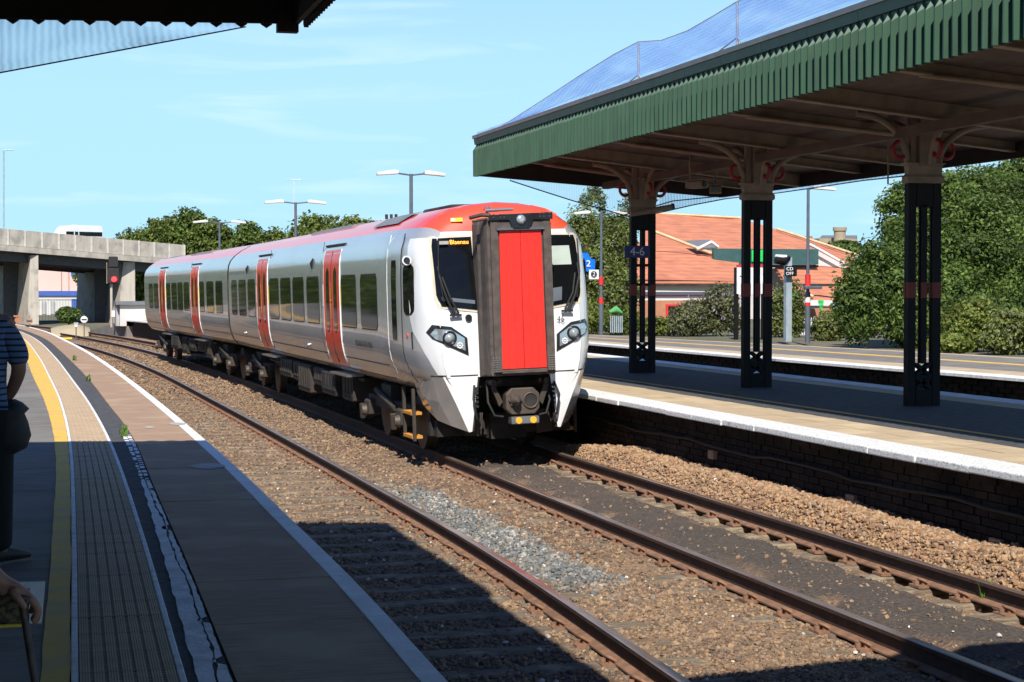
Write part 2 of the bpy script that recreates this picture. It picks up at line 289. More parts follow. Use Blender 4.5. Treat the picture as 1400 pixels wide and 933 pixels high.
def build_each(name, mb, mats, parent=None, world=True, bevel=0.0):
    """every loose piece of mb becomes an object of its own"""
    par = list(range(len(mb.v)))
    def fd(a):
        while par[a] != a: par[a] = par[par[a]]; a = par[a]
        return a
    for f in mb.f:
        r0 = fd(f[0])
        for q in f[1:]: par[fd(q)] = r0
    key = {}
    for f, m, sm in zip(mb.f, mb.m, mb.sm): key.setdefault(fd(f[0]), []).append((f, m, sm))
    # pieces whose boxes touch (duplicate cap vertices of one tube) belong together
    boxes = [];
    for k, fs in key.items():
        ids = sorted({i for f, _, _ in fs for i in f}); a = np.array([mb.v[i] for i in ids]); boxes.append([a.min(0) - 1e-4, a.max(0) + 1e-4, fs])
    merged = []
    for bx_ in boxes:
        hit = None
        for m_ in merged:
            if (bx_[0] <= m_[1]).all() and (bx_[1] >= m_[0]).all(): hit = m_; break
        if hit: hit[0] = np.minimum(hit[0], bx_[0]); hit[1] = np.maximum(hit[1], bx_[1]); hit[2] = hit[2] + bx_[2]
        else: merged.append(bx_)
    out = []
    for _, _, fs in merged:
        ids = sorted({i for f, _, _ in fs for i in f}); mp_ = {i: k for k, i in enumerate(ids)}; nb = MB(); nb.v = [mb.v[i] for i in ids]
        nb.f = [tuple(mp_[i] for i in f) for f, _, _ in fs]; nb.m = [m for _, m, _ in fs]; nb.sm = [q for _, _, q in fs]
        out.append(build(name, nb, mats, parent, world, bevel))
    return out
def build_stuff(*a, **k): return tag(build(*a, **k), kind='stuff')
def thing(name, label, cat, loc=(0, 0, 0), rot=(0, 0, 0), group=None, kind=None):
    o = bpy.data.objects.new(name, None); COL.objects.link(o); o.location = loc; o.rotation_euler = rot; o.empty_display_size = 0.2
    return tag(o, label, cat, group, kind)
def struct(name, label=None): return tag(thing(name, label, None), kind='structure')
def copy_tree(root, loc, rotz=None, label=None):
    def cp(o, par):
        c = o.copy(); COL.objects.link(c)
        if par is not None: c.parent = par
        for ch in list(o.children): cp(ch, c)
        return c
    r = cp(root, None); r.location = loc
    if rotz is not None: r.rotation_euler = (0, 0, rotz)
    if label: r['label'] = label
    return r
def text(name, body, size, m, loc, rot, parent=None, extrude=0.004, align='CENTER', sx=1.0):
    c = bpy.data.curves.new(name, 'FONT'); c.body = body; c.size = size; c.extrude = extrude; c.align_x = align; c.align_y = 'CENTER'
    t = bpy.data.objects.new(name, c); COL.objects.link(t)
    me = bpy.data.meshes.new_from_object(t.evaluated_get(bpy.context.evaluated_depsgraph_get()))
    bpy.data.objects.remove(t); me.materials.clear(); me.materials.append(MATS[m]); me.name = name
    o = link(name, me, parent, loc, rot); o.scale = (sx, 1, 1); return o
def hermite(pts):
    xs = np.array([p[0] for p in pts], float); ys = np.array([p[1] for p in pts], float); d = np.gradient(ys, xs)
    def f(t):
        t = np.asarray(t, float); i = np.clip(np.searchsorted(xs, t) - 1, 0, len(xs) - 2); h = xs[i + 1] - xs[i]; s = (t - xs[i]) / h
        s = np.clip(s, -3, 3); inside = (s >= 0) & (s <= 1); sc = np.clip(s, 0, 1)
        v = (2 * sc**3 - 3 * sc**2 + 1) * ys[i] + (sc**3 - 2 * sc**2 + sc) * h * d[i] + (-2 * sc**3 + 3 * sc**2) * ys[i + 1] + (sc**3 - sc**2) * h * d[i + 1]
        ext = np.where(s < 0, ys[i] + d[i] * (t - xs[i]), ys[i + 1] + d[i + 1] * (t - xs[i + 1]))
        return np.where(inside, v, ext)
    return f
def soup(name, V, F, colr, m, parent=None, off=(0, 0, 0), smooth=False, nper=3):
    """big mesh from numpy arrays: V (n,3), F (k,nper), colr per-vertex (n,3)"""
    me = bpy.data.meshes.new(name); k = len(F)
    me.vertices.add(len(V)); me.vertices.foreach_set('co', (V - np.array(off)).astype(np.float32).ravel())
    me.loops.add(k * nper); me.loops.foreach_set('vertex_index', F.astype(np.int32).ravel())
    me.polygons.add(k); me.polygons.foreach_set('loop_start', np.arange(0, k * nper, nper, dtype=np.int32))
    me.polygons.foreach_set('loop_total', np.full(k, nper, dtype=np.int32))
    me.polygons.foreach_set('use_smooth', np.full(k, smooth)); me.update(calc_edges=True)
    if colr is not None:
        a = me.color_attributes.new('col', 'FLOAT_COLOR', 'POINT'); a.data.foreach_set('color', np.c_[colr, np.ones(len(colr))].astype(np.float32).ravel())
    me.materials.append(MATS[m]); return link(name, me, parent)
def vnoise(x, y, sc, seed=0):       # cheap smooth value noise for shaping ground
    r = np.random.default_rng(seed); T = r.random((64, 64)); u = (x * sc) % 63; v = (y * sc) % 63
    i = np.floor(u).astype(int); j = np.floor(v).astype(int); a = u - i; b = v - j; a = a * a * (3 - 2 * a); b = b * b * (3 - 2 * b)
    return T[i, j] * (1 - a) * (1 - b) + T[i + 1, j] * a * (1 - b) + T[i, j + 1] * (1 - a) * b + T[i + 1, j + 1] * a * b
# ================================================================ GROUND, TRACKS, PLATFORMS
P = 0.80                                              # platform surface above rail level
EL = hermite([(-6, 1.30), (3, 1.46), (6.5, 1.55), (8.5, 1.62), (11.4, 1.67), (14, 1.71), (20, 1.74), (26, 1.73), (33, 1.68), (41.5, 1.56), (54, 1.22), (67.7, 0.68), (81, -0.42), (92, -2.0), (106, -5.0)])
NR = hermite([(0, 3.30), (9.6, 3.73), (12, 3.84), (14.2, 3.92), (21, 3.96), (27, 3.93), (36, 3.85), (53, 3.60), (66, 3.03), (80, 2.0), (93, 0.70), (110, -2.2), (135, -8.5)])
TC = hermite([(0, 6.39), (10, 6.39), (25, 6.39), (35, 6.36), (45, 6.20), (53, 5.98), (62, 5.62), (72, 5.05), (80, 4.40), (93, 3.15), (105, 1.6), (120, -1.0), (140, -6)])
RE = hermite([(-6, 7.75), (13, 7.75), (25, 7.76), (36, 7.72), (48, 7.5), (62, 7.0), (75, 6.25), (84, 5.6), (96, 4.2)])
def PCX(y): return 4.50 + 0.0 * y
def tx(f): return lambda y: float(f(y))
TAN = np.array([0.36, 0.235, 0.14]); BRN = np.array([0.20, 0.125, 0.078]); GRY = np.array([0.20, 0.205, 0.205]); DRK = np.array([0.088, 0.076, 0.066]); ORG = np.array([0.44, 0.27, 0.16])
def smooth01(a, b, x): t = np.clip((x - a) / (b - a), 0, 1); return t * t * (3 - 2 * t)
def ground_z(x, y):
    c = TC(y); n = vnoise(x, y, 1.7, 1) * 0.5 + vnoise(x, y, 5.5, 2) * 0.3 + vnoise(x, y, 16, 3) * 0.2
    z = -0.205 + 0.05 * n
    d = x - c
    bank = smooth01(0.95, 1.30, d) * smooth01(2, 6, y) * (0.30 + 0.05 * (vnoise(x, y, 0.9, 5) - .5) + 0.05 * vnoise(x, y, 4, 6)) * (1 - 0.6 * smooth01(22.5, 25.5, y))
    z = z + bank
    z = z + 0.085 * smooth01(0.52, 0.30, np.abs(d) + .2 * (vnoise(x, y, 3.3, 12) - .5)) * smooth01(27, 23, y)
    return z
def ground_col(x, y):
    c = TC(y); d = x - c; k = NR(y) - 0.75
    n1 = vnoise(x, y, 0.8, 11); n2 = vnoise(x, y, 3.3, 12); n3 = vnoise(x, y, 9, 13)
    t = (0.45 * n1 + 0.35 * n2 + 0.2 * n3)[..., None]
    col = BRN * (1 - smooth01(.3, .75, t)) + TAN * smooth01(.3, .75, t)
    kk = (np.exp(-((x - k) / 0.8)**2) * 0.35)[..., None]; col = col * (1 - kk) + np.array([0.23, 0.165, 0.115]) * kk
    w = (smooth01(0.62, 0.30, np.abs(d) + 0.45 * (n2 - .5)) * smooth01(27, 23, y) * 0.88)[..., None]; col = col * (1 - w) + DRK * w
    g = (smooth01(0.42, 0.2, np.abs(x - PCX(y)) + 0.22 * (n2 - .5) ) * smooth01(13.2, 14.8, y + 1.2 * (n1 - .5)) * smooth01(22.5, 19.5, y))[..., None]; col = col * (1 - g) + GRY * g
    b = smooth01(0.98, 1.16, d)[..., None]; col = col * (1 - b) + ORG * (0.8 + 0.3 * t) * b
    return col
def grid(name, x0, x1, y0, y1, st, fx=None):
    xs = np.arange(x0, x1 + st / 2, st); ys = np.arange(y0, y1 + st / 2, st); X, Y = np.meshgrid(xs, ys)
    if fx is not None: X = X + fx(Y)
    Z = ground_z(X, Y); n = len(xs); V = np.stack([X.ravel(), Y.ravel(), Z.ravel()], 1)
    i = np.arange(len(ys) - 1)[:, None] * n + np.arange(n - 1)[None, :]; i = i.ravel(); F = np.stack([i, i + 1, i + 1 + n, i + n], 1)
    o = soup(name, V, F, ground_col(V[:, 0], V[:, 1]), 'ballast_ground', nper=4, smooth=False); return tag(o, kind='structure')
grid('ballast_bed', 1.5, 8.2, 1.0, 34.0, 0.07)
grid('ballast_bed', -4.9, 1.84, 34.0, 138.0, 0.35, fx=lambda y: TC(y))
b = MB(); b.add([(-2500, -800, -0.42), (2500, -800, -0.42), (2500, 3500, -0.42), (-2500, 3500, -0.42)], [(0, 1, 2, 3)]); tag(build('ground', b, 'land'), kind='structure')
# loose stones
def stones(name, cx, cy, cz, size, colr, kind='stuff', lod=0):
    ico = np.array([(0, 0, 1), (.89, 0, .45), (.28, .85, .45), (-.72, .53, .45), (-.72, -.53, .45), (.28, -.85, .45), (.72, .53, -.45), (-.28, .85, -.45), (-.89, 0, -.45), (-.28, -.85, -.45), (.72, -.53, -.45), (0, 0, -1)])
    F0 = np.array([(0, 1, 2), (0, 2, 3), (0, 3, 4), (0, 4, 5), (0, 5, 1), (1, 6, 2), (2, 7, 3), (3, 8, 4), (4, 9, 5), (5, 10, 1), (6, 7, 2), (7, 8, 3), (8, 9, 4), (9, 10, 5), (10, 6, 1), (11, 7, 6), (11, 8, 7), (11, 9, 8), (11, 10, 9), (11, 6, 10)])
    if lod: ico = np.array([(0, 0, 1), (1, 0, .1), (-.2, .95, 0), (-.9, -.2, .15), (.1, -.95, -.1), (0, 0, -1)]); F0 = np.array([(0, 1, 2), (0, 2, 3), (0, 3, 4), (0, 4, 1), (5, 2, 1), (5, 3, 2), (5, 4, 3), (5, 1, 4)])
    q_ = len(ico); n = len(cx); V = ico[None] * (0.72 + 0.5 * RNG.random((n, q_, 1))); S = size[:, None, None] * (0.6 + 0.8 * RNG.random((n, 1, 3))) * np.array([1, 1, .75]); V = V * S
    a = RNG.random(n) * 6.283; e = (RNG.random(n) - .5) * 1.6; ca, sa, ce, se = np.cos(a), np.sin(a), np.cos(e), np.sin(e)
    x = V[..., 0].copy(); z = V[..., 2].copy(); V[..., 0] = x * ce[:, None] + z * se[:, None]; V[..., 2] = -x * se[:, None] + z * ce[:, None]
    x = V[..., 0].copy(); y = V[..., 1].copy(); V[..., 0] = x * ca[:, None] - y * sa[:, None]; V[..., 1] = x * sa[:, None] + y * ca[:, None]
    V += np.stack([cx, cy, cz], 1)[:, None]; F = (F0[None] + q_ * np.arange(n)[:, None, None]).reshape(-1, 3)
    return tag(soup(name, V.reshape(-1, 3), F, np.repeat(colr, q_, 0), 'stone'), kind=kind)
def stone_cols(n, base, var=0.14):
    c = base[RNG.integers(0, len(base), n)] * (1 + var * (RNG.random((n, 1)) * 2 - 1)); return np.clip(c, 0, 0.8)
SB = np.array([(.33, .215, .125), (.27, .175, .105), (.22, .145, .09), (.36, .24, .14), (.18, .13, .095), (.28, .20, .135), (.14, .105, .08)])
SO = np.array([(.42, .255, .14), (.36, .215, .115), (.45, .30, .17), (.31, .18, .10), (.38, .27, .18), (.24, .15, .09)])
SG = np.array([(.20, .21, .205), (.16, .17, .17), (.26, .265, .255), (.18, .19, .19), (.12, .13, .13), (.40, .38, .33), (.25, .22, .17)])
def scatter(n, x0, x1, y0, y1, keep, smin, smax, base, name, lift=0.3, fx=None, lod=0):
    x = RNG.uniform(x0, x1, n); y = y0 + (y1 - y0) * RNG.random(n); 
    if fx is not None: x = x + fx(y)
    k = RNG.random(n) < keep(x, y); x, y = x[k], y[k]; s = smin + (smax - smin) * RNG.random(len(x))**2
    return stones(name, x, y, ground_z(x, y) + s * lift, s, stone_cols(len(x), base), lod=lod)
def on_sleeper(x, y, c):
    ph = ((y - 8.0) / 0.65) % 1.0; return (np.abs(x - c) < 1.28) & (np.abs(ph - .5) < 0.17)
def keep_main(x, y):
    c = TC(y); d = x - c; k = NR(y) - 0.75
    w = np.ones_like(x) * 0.95
    w[(np.abs(d) < 0.66) & (y < 26)] = 0.30; w[(np.abs(d) < 0.45) & (y < 26)] = 0.06; w[on_sleeper(x, y, c)] *= 0.32; w[on_sleeper(x, y, k)] *= 0.12
    w[(np.abs(d - 0.75) < .09) | (np.abs(d + .75) < .09) | (np.abs(x - NR(y)) < .08)] = 0
    g = (np.abs(x - PCX(y)) < 0.24) & (y > 14.0) & (y < 21.0); w[g] = 0.12; w[d > 1.05] = 0
    return w
scatter(24000, 2.2, 7.4, 8.8, 14.0, keep_main, 0.008, 0.025, SB, 'ballast_stones')
scatter(22000, 2.2, 7.4, 14.0, 24.0, keep_main, 0.010, 0.028, SB, 'ballast_stones')
scatter(30000, -4.6, 1.3, 24.0, 42.0, keep_main, 0.014, 0.036, SB, 'ballast_stones', fx=lambda y: TC(y), lod=1)
scatter(24000, -4.6, 1.5, 42.0, 85.0, keep_main, 0.03, 0.06, SB, 'ballast_stones', fx=lambda y: TC(y), lod=1)
scatter(7500, 3.98, 5.1, 11.6, 23.0, lambda x, y: smooth01(0.46, 0.18, np.abs(x - PCX(y)) + .2 * (vnoise(x, y, 2.4, 12) - .5)) * smooth01(13.0, 14.6, y) * smooth01(22.5, 19.5, y), 0.012, 0.032, SG, 'new_grey_ballast', 0.5)
scatter(20000, 7.28, 8.0, 8.8, 24.6, lambda x, y: smooth01(1.0, 1.12, x - TC(y)), 0.012, 0.034, SO, 'bank_stones', 0.35)
scatter(1500, 5.75, 7.0, 8.8, 22, lambda x, y: np.full_like(x, .55), 0.004, 0.012, np.array([(.09, .08, .07), (.16, .13, .1), (.05, .05, .05), (.3, .24, .17)]), 'oily_grit', .2)
scatter(420, 2.4, 7.9, 9, 24, lambda x, y: np.where(np.abs(x - 6.39) < .6, 0.06, .6), 0.010, 0.024, np.array([(.7, .66, .6), (.6, .55, .48)]), 'pale_chips', .9)
# rails
RAILP = [(-.07, -.160), (.07, -.160), (.07, -.148), (.012, -.128), (.009, -.045), (.035, -.032), (.036, -.006), (.028, 0), (-.028, 0), (-.036, -.006), (-.035, -.032), (-.009, -.045), (-.012, -.128), (-.07, -.148)]
def rail(parent, f, off, dz, y0, y1, st=1.0):
    b = MB(); rings = []
    for y in np.arange(y0, y1 + .01, st):
        x = float(f(y)) + off; rings.append([(x + u, y, w + dz) for u, w in RAILP])
    n = len(RAILP); v = [p for r in rings for p in r]
    for i in range(len(rings) - 1):
        for k in range(n):
            b_m = 1 if k in (6, 7, 8) else (2 if k in (0, 1, 2, 12, 13) else 0)
            b.add([v[i * n + k], v[i * n + (k + 1) % n], v[(i + 1) * n + (k + 1) % n], v[(i + 1) * n + k]], [(0, 1, 2, 3)], b_m)
    return build('rail', b, ['rail_rust_shaded', 'rail_top', 'rail_foot'], parent)
def sleeper_mesh(i):
    r = random.Random(i); b = MB(); xs = [-1.3, -.8, -.3, .3, .8, 1.3]; rings = []
    for x in xs:
        w = .118 + r.uniform(-.012, .012); t = r.uniform(-.014, .006); rings.append([(x, -w, -.13), (x, w, -.13), (x, w, -.015 + t), (x, w - .02, t), (x, -w + .02, t + r.uniform(-.006, .006)), (x, -w, -.015 + t)])
    b.loft(rings, smooth=False, caps=True); return b.mesh('sleeper', 'sleeper')
SLM = [sleeper_mesh(i) for i in range(6)]
cb = MB(); cb.box(-.16, .16, -.085, .085, -.006, .014); cb.box(.045, .10, -.035, .035, .012, .05); cb.box(-.10, -.045, -.035, .035, .012, .05)
for sx in (-1, 1):
    cb.tube([(sx * .055, .05, .03), (sx * .095, .045, .055), (sx * .115, 0, .06), (sx * .095, -.045, .055), (sx * .055, -.05, .03)], .012, 6); cb.cyl((sx * .135, 0, .01), (sx * .135, 0, .042), .022, n=8)
CHM = cb.mesh('rail_chair', 'chair')
def track(y0, y1, f, cant, ys0, ys1, pitch=0.65, both=True):
    t = struct('railway_track', None)
    rail(t, f, 0.7525, cant, y0, y1); rail(t, f, -0.7525, 0.0, y0, y1)
    n = int((ys1 - ys0) / pitch)
    for i in range(n):
        y = ys0 + (i + .5) * pitch; x = float(f(y)); sl_ = (float(f(y + 1)) - float(f(y - 1))) / 2
        o = link('sleeper', random.choice(SLM), t, (x, y, -.168 + cant / 2), (0, -math.atan(cant / 1.505), -math.atan(sl_) + random.uniform(-.012, .012))); o.scale = (1, random.choice((1, -1)), 1)
        for s_, dz in ((1, cant), (-1, 0)):
            if both or s_ == 1: link('rail_chair', CHM, t, (x + s_ * .7525, y, -.170 + dz), (0, 0, -math.atan(sl_)))
    return t
track(1, 136, TC, 0.05, 8.0, 26.2)
track(1, 130, lambda y: NR(y) - 0.7525, 0.0, 8.0, 40.0, both=False)
# ---------------------------------------------------------------- near platform (left)
def strip(b, fa, fb, ys, z, m=0, h=None, wob=0.0, seed=0):
    r = random.Random(seed); v = []
    for y in ys:
        a, c = float(fa(y)), float(fb(y)); a += r.uniform(-wob, wob); c += r.uniform(-wob, wob); v += [(a, y, z), (c, y, z)]
    n = len(ys); b.add(v, [(2 * i, 2 * i + 1, 2 * i + 3, 2 * i + 2) for i in range(n - 1)], m)
    if h: # give thickness: sides down by h
        w = [(p[0], p[1], p[2] - h) for p in v]
        b.add(v + w, [(2 * i + 1, 2 * n + 2 * i + 1, 2 * n + 2 * i + 3, 2 * i + 3) for i in range(n - 1)] + [(2 * i, 2 * i + 2, 2 * n + 2 * i + 2, 2 * n + 2 * i) for i in range(n - 1)], m)
        b.add([v[0], v[1], w[1], w[0]], [(0, 1, 2, 3)], m); b.add([v[-1], v[-2], w[-2], w[-1]], [(0, 1, 2, 3)], m)
def ya(a, c, st): return list(np.arange(a, c + 1e-6, st))
LT_R = hermite([(-6, .38), (3, .50), (6.8, .59), (10.7, .69), (18.1, .82), (24, .83), (30, .78), (41, .66), (61, .13), (68, -.27), (80, -1.35), (92, -2.95), (106, -5.95)])
LT_L = lambda y: LT_R(y) - 0.43 + 0.06 * smooth01(9, 30, np.asarray(y, float))
LY_L = lambda y: LT_L(y) - 0.115 - .16 * smooth01(13, 36, np.asarray(y, float))
LC_L = hermite([(-6, .42), (3, .56), (6.75, .63), (10.6, .76), (15.1, .90), (22.6, .99), (30, .98), (41, .86), (61, .36), (80, -1.1), (106, -5.7)])
LC_R = hermite([(-6, .54), (3, .68), (6.7, .765), (9.9, .85), (13.6, .935), (17.6, 1.04), (24, 1.05), (30, 1.03), (41, .90), (61, .40), (80, -1.05), (106, -5.6)])
plat = struct('platform')
y0p, y1p = -6, 104
YS = ya(-6, 104, 1.0)
b = MB(); strip(b, lambda y: EL(y) - 9.0 + 4 * smooth01(25, 35, np.asarray(y, float)), lambda y: EL(y) - .02, YS, P - .03, 0, .9); build('platform_core', b, 'asphalt_dark', plat)
b = MB(); strip(b, lambda y: LY_L(y) - 8 + 4 * smooth01(25, 35, np.asarray(y, float)), LY_L, YS, P, 0, .03); build('asphalt_surface', b, 'asphalt', plat)
b = MB(); strip(b, LY_L, lambda y: LT_L(y) - .005, ya(-6, 104, .4), P + .004, 0, .03, .004, 3); build('yellow_line', b, 'yellow_paint', plat)
b = MB(); strip(b, LT_R, LC_R, YS, P - .004, 0, .02); build('asphalt_joint', b, 'asphalt_dark', plat)
# edging kerbs either side of the tactile paving: one small concrete kerb per 0.45 m
kb = MB(); kb.box(-.014, .014, -.222, .222, -.03, .006, bev=.004); KBM = kb.mesh('edging_kerb', 'worn_white')
tb = MB(); tb.box(-.20, .20, -.198, .198, -.03, 0, 1)
for k in range(7):
    xc = -.171 + k * .057
    for q in (-.0165, -.0055, .0055, .0165): tb.box(xc + q - .0042, xc + q + .0042, -.196, .196, 0, .006, 0)
for k in range(6):
    xc = -.1425 + k * .057
    for j in range(9): tb.box(xc - .005, xc + .005, -.18 + j * .043, -.165 + j * .043, 0, .003, 0)
TBM = tb.mesh('tactile_tile', ['tactile', 'tactile_groove'])
y = 5.6; i = 0
while y < 70 and i < 162:
    a, c = float(LT_L(y)), float(LT_R(y)); sl_ = (float(LT_R(y + .5)) - float(LT_R(y - .5)))
    o = link('tactile_tile', TBM, plat, ((a + c) / 2, y, P + .001 + random.uniform(-.001, .001)), (random.uniform(-.002, .002), 0, -math.atan(sl_))); o.scale = ((c - a - .05) / .40, 1, 1)
    for xx in (a + .013, c - .013): link('edging_kerb', KBM, plat, (xx, y, P + .001), (0, 0, -math.atan(sl_) + random.uniform(-.004, .004))).scale = (1, .898, 1)
    y += .40; i += 1
b = MB(); strip(b, lambda y: LT_L(y) + .02, lambda y: LT_R(y) - .02, YS, P - .006, 0); build('tactile_bed', b, 'tactile_groove', plat)
b = MB(); strip(b, LT_L, LT_R, ya(70, 104, 1), P + .003, 0); build('far_tactile_paving', b, 'tactile', plat)
# edge slabs
y = 2.0; i = 0
while y < 74:
    ln = 1.18 if y < 30 else 2.4
    for (m_, x0f, x1f) in (('coping_brown', LC_R, lambda q: EL(q) - .10),):
        b = MB(); g = .006; yy = [y + g, y + ln - g]; z = P + random.uniform(-.003, .003)
        v = [(float(x0f(yy[0])) + .01, yy[0], z), (float(x1f(yy[0])), yy[0], z), (float(x1f(yy[1])), yy[1], z), (float(x0f(yy[1])) + .01, yy[1], z)]
        b.slab(v, .06); build('edge_slab', b, m_, plat)
    b = MB(); v = [(float(EL(yy[0])) - .098, yy[0], P + .003), (float(EL(yy[0])), yy[0], P + .003), (float(EL(yy[1])), yy[1], P + .003), (float(EL(yy[1])) - .098, yy[1], P + .003)]
    b.slab(v, .07); build('white_edge_coping', b, 'white_paint', plat)
    y += ln; i += 1
b = MB(); strip(b, LC_R, lambda y: EL(y) - .1, ya(74, 104, 1.5), P, 0, .06); build('far_edge_slabs', b, 'coping_brown', plat)
b = MB(); strip(b, lambda y: EL(y) - .1, EL, ya(74, 104, 1.5), P + .003, 0, .07); build('far_white_edge', b, 'white_paint', plat)
b = MB(); strip(b, lambda y: EL(y) - .3, lambda y: EL(y) - .12, YS, P - .06, 0, 1.0); build('platform_wall', b, 'soot_shade_brick', plat)
# grey repair patches on the edge slabs
for px, py, w, h in ((243, 580, .22, .22), (205, 585, .10, .16), (285, 638, .30, .25)):
    c = atz(px, py, P); b = MB(); r = random.Random(px); v = [(c.x + w / 2 * math.cos(a) * r.uniform(.75, 1.05), c.y + h * math.sin(a) * r.uniform(.7, 1.1), P + .006) for a in np.arange(0, 6.28, .45)]
    b.add(v, [tuple(range(len(v)))]); build('repair_patch', b, 'patch_grey', plat)
# old cracked white line: two ragged halves with the crack between them
r = random.Random(4); ys = ya(4.5, 18.6, .09); A = []; Bm = []; Cm = []; Dm = []; ck = .5
for y_ in ys:
    ck = min(.75, max(.25, ck + r.uniform(-.05, .05))); a, c = float(LC_L(y_)), float(LC_R(y_)); w = c - a; g = r.uniform(.002, .006) * (2.5 if r.random() < .12 else 1)
    A.append(a + .004 * math.sin(y_ * 9) + r.uniform(0, .006)); Bm.append(a + w * ck - g); Cm.append(a + w * ck + g); Dm.append(c - r.uniform(0, .010) - (.05 if r.random() < .05 else 0))
def ragged(name, L0, R0):
    b = MB(); v = []
    for i_, y_ in enumerate(ys): v += [(L0[i_], y_, P + .004), (R0[i_], y_, P + .004)]
    f = [(2 * i, 2 * i + 1, 2 * i + 3, 2 * i + 2) for i in range(len(ys) - 1) if not (ys[i] > 14 and r.random() < .35)]
    b.add(v, f); build(name, b, 'worn_white', plat)
ragged('old_white_line', A, Bm); ragged('old_white_line', Cm, Dm)
# ---------------------------------------------------------------- island platform (right): wall of bricks, white coping, paving
isl = struct('platform')
YS2 = ya(2, 90, 1.0)
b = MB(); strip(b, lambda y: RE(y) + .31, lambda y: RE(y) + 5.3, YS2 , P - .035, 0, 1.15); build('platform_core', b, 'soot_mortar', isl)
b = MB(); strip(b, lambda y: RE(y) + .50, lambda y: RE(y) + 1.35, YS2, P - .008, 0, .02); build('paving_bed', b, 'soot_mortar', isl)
y = 8.0
while y < 90:
    ln = .45 if y < 34 else 3.0
    for a_, c_ in ((.505, .925), (.93, 1.345)):
        z_ = P + random.uniform(-.002, .003); v = [(float(RE(y)) + a_, y + .003, z_), (float(RE(y)) + c_, y + .003, z_), (float(RE(y + ln)) + c_, y + ln - .003, z_), (float(RE(y + ln)) + a_, y + ln - .003, z_)]; b = MB(); b.slab(v, .006); build('paving_slab', b, 'tan_paving', isl)
    y += ln
b = MB(); strip(b, lambda y: RE(y) + 1.85, lambda y: RE(y) + 1.92, YS2, P + .004, 0, .03); build('yellow_line', b, 'yellow_paint', isl)
b = MB(); strip(b, lambda y: RE(y) + 1.35, lambda y: RE(y) + 4.35, YS2, P, 0, .03); build('asphalt_surface', b, 'asphalt_dark', isl)  # darker asphalt than on the sunlit platform, standing in for the canopy's shade
b = MB(); strip(b, lambda y: RE(y) + 4.35, lambda y: RE(y) + 4.85, YS2, P + .001, 0, .03); build('tan_paving', b, 'tan_paving', isl)
b = MB(); strip(b, lambda y: RE(y) + 4.85, lambda y: RE(y) + 5.3, YS2, P + .004, 0, .06); build('far_white_edge', b, 'worn_white', isl)
y = 6.0; i = 0
while y < 90:
    ln = .92 if y < 34 else 3.0
    b = MB(); yy = [y + .005, y + ln - .005]; jz = random.uniform(-.004, .006); jx = random.uniform(-.012, .012)
    v = [(float(RE(yy[0])) + jx, yy[0], P + .004 + jz), (float(RE(yy[0])) + .50, yy[0], P + .004), (float(RE(yy[1])) + .50, yy[1], P + .004), (float(RE(yy[1])) + jx, yy[1], P + .004 + jz)]
    b.slab(v, .07); o = build('white_coping_stone', b, 'speckle_white', isl, bevel=.012)
    y += ln; i += 1
br = MB(); br.box(0, .035, -.108, .108, -.033, .033); BRM = br.mesh('brick', 'soot_shade_brick')
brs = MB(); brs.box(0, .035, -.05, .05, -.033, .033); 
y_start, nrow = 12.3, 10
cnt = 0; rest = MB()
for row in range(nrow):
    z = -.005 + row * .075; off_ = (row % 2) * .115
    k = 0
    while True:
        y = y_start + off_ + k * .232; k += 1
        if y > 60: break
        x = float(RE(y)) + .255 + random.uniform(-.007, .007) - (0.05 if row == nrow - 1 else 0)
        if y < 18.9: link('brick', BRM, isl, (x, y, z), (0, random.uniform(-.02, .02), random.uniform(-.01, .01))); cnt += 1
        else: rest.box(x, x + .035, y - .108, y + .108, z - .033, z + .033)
tag(build('brickwork', rest, 'soot_shade_brick', isl), kind='stuff')
print('bricks', cnt)
for px, py in ((1162, 684), (1360, 745), (972, 622), (885, 618)):          # pale repair bricks low in the wall
    q = atx(px, py, 7.97); b = MB(); b.box(7.965, 8.02, q.y - .09, q.y + .09, q.z - .05, q.z + .05); build('pale_brick', b, 'coping_brown', isl)
cabl = MB(); cabl.tube([(float(RE(y)) + .235, y, .42 + .02 * math.sin(y * 1.9) + .01 * math.sin(y * 5)) for y in ya(9, 44, .5)], .018, 6); build('wall_cable', cabl, 'black_rubber', isl)
# ramp at the far end of the island platform
xr, yr = float(RE(90)), 90.0
b = MB(); b.add([(xr, yr, P), (xr + 5.3, yr, P), (xr + 3.0, yr + 14, -.3), (xr - 2.3, yr + 14, -.3), (xr, yr, -.4), (xr + 5.3, yr, -.4)], [(0, 1, 2, 3), (0, 3, 4), (1, 5, 2), (0, 4, 5, 1)]); build('end_ramp', b, 'asphalt', isl)
# ---------------------------------------------------------------- outer platform (far right) and the line between
FE = hermite([(5, 17.0), (26, 16.25), (31, 15.95), (38, 15.65), (47, 15.3), (60, 14.8), (75, 14.0), (90, 13.0)])
FB = hermite([(5, 22.5), (34.6, 21.4), (40, 20.8), (47, 19.7), (56, 18.4), (70, 17.2), (90, 16)])
outer = struct('platform')
Y3 = ya(8, 90, 1.0)
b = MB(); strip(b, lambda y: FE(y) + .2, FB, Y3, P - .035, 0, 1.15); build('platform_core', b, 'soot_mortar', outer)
FW = lambda y: FB(y) - FE(y)
for a, c, m_, nm, dz in ((0, .10, 'worn_white', 'white_edge', .004), (.10, .26, 'tan_paving', 'tan_paving', .001), (.26, .55, 'asphalt', 'asphalt_surface', 0), (.55, .61, 'yellow_paint', 'yellow_line', .004), (.61, .93, 'asphalt', 'asphalt_surface', 0), (.93, 1.0, 'tan_paving', 'tan_paving', .002)):
    b = MB(); strip(b, lambda y, a=a: FE(y) + a * FW(y), lambda y, c=c: FE(y) + c * FW(y), Y3, P + dz, 0, .05); build(nm, b, m_, outer)
b = MB()
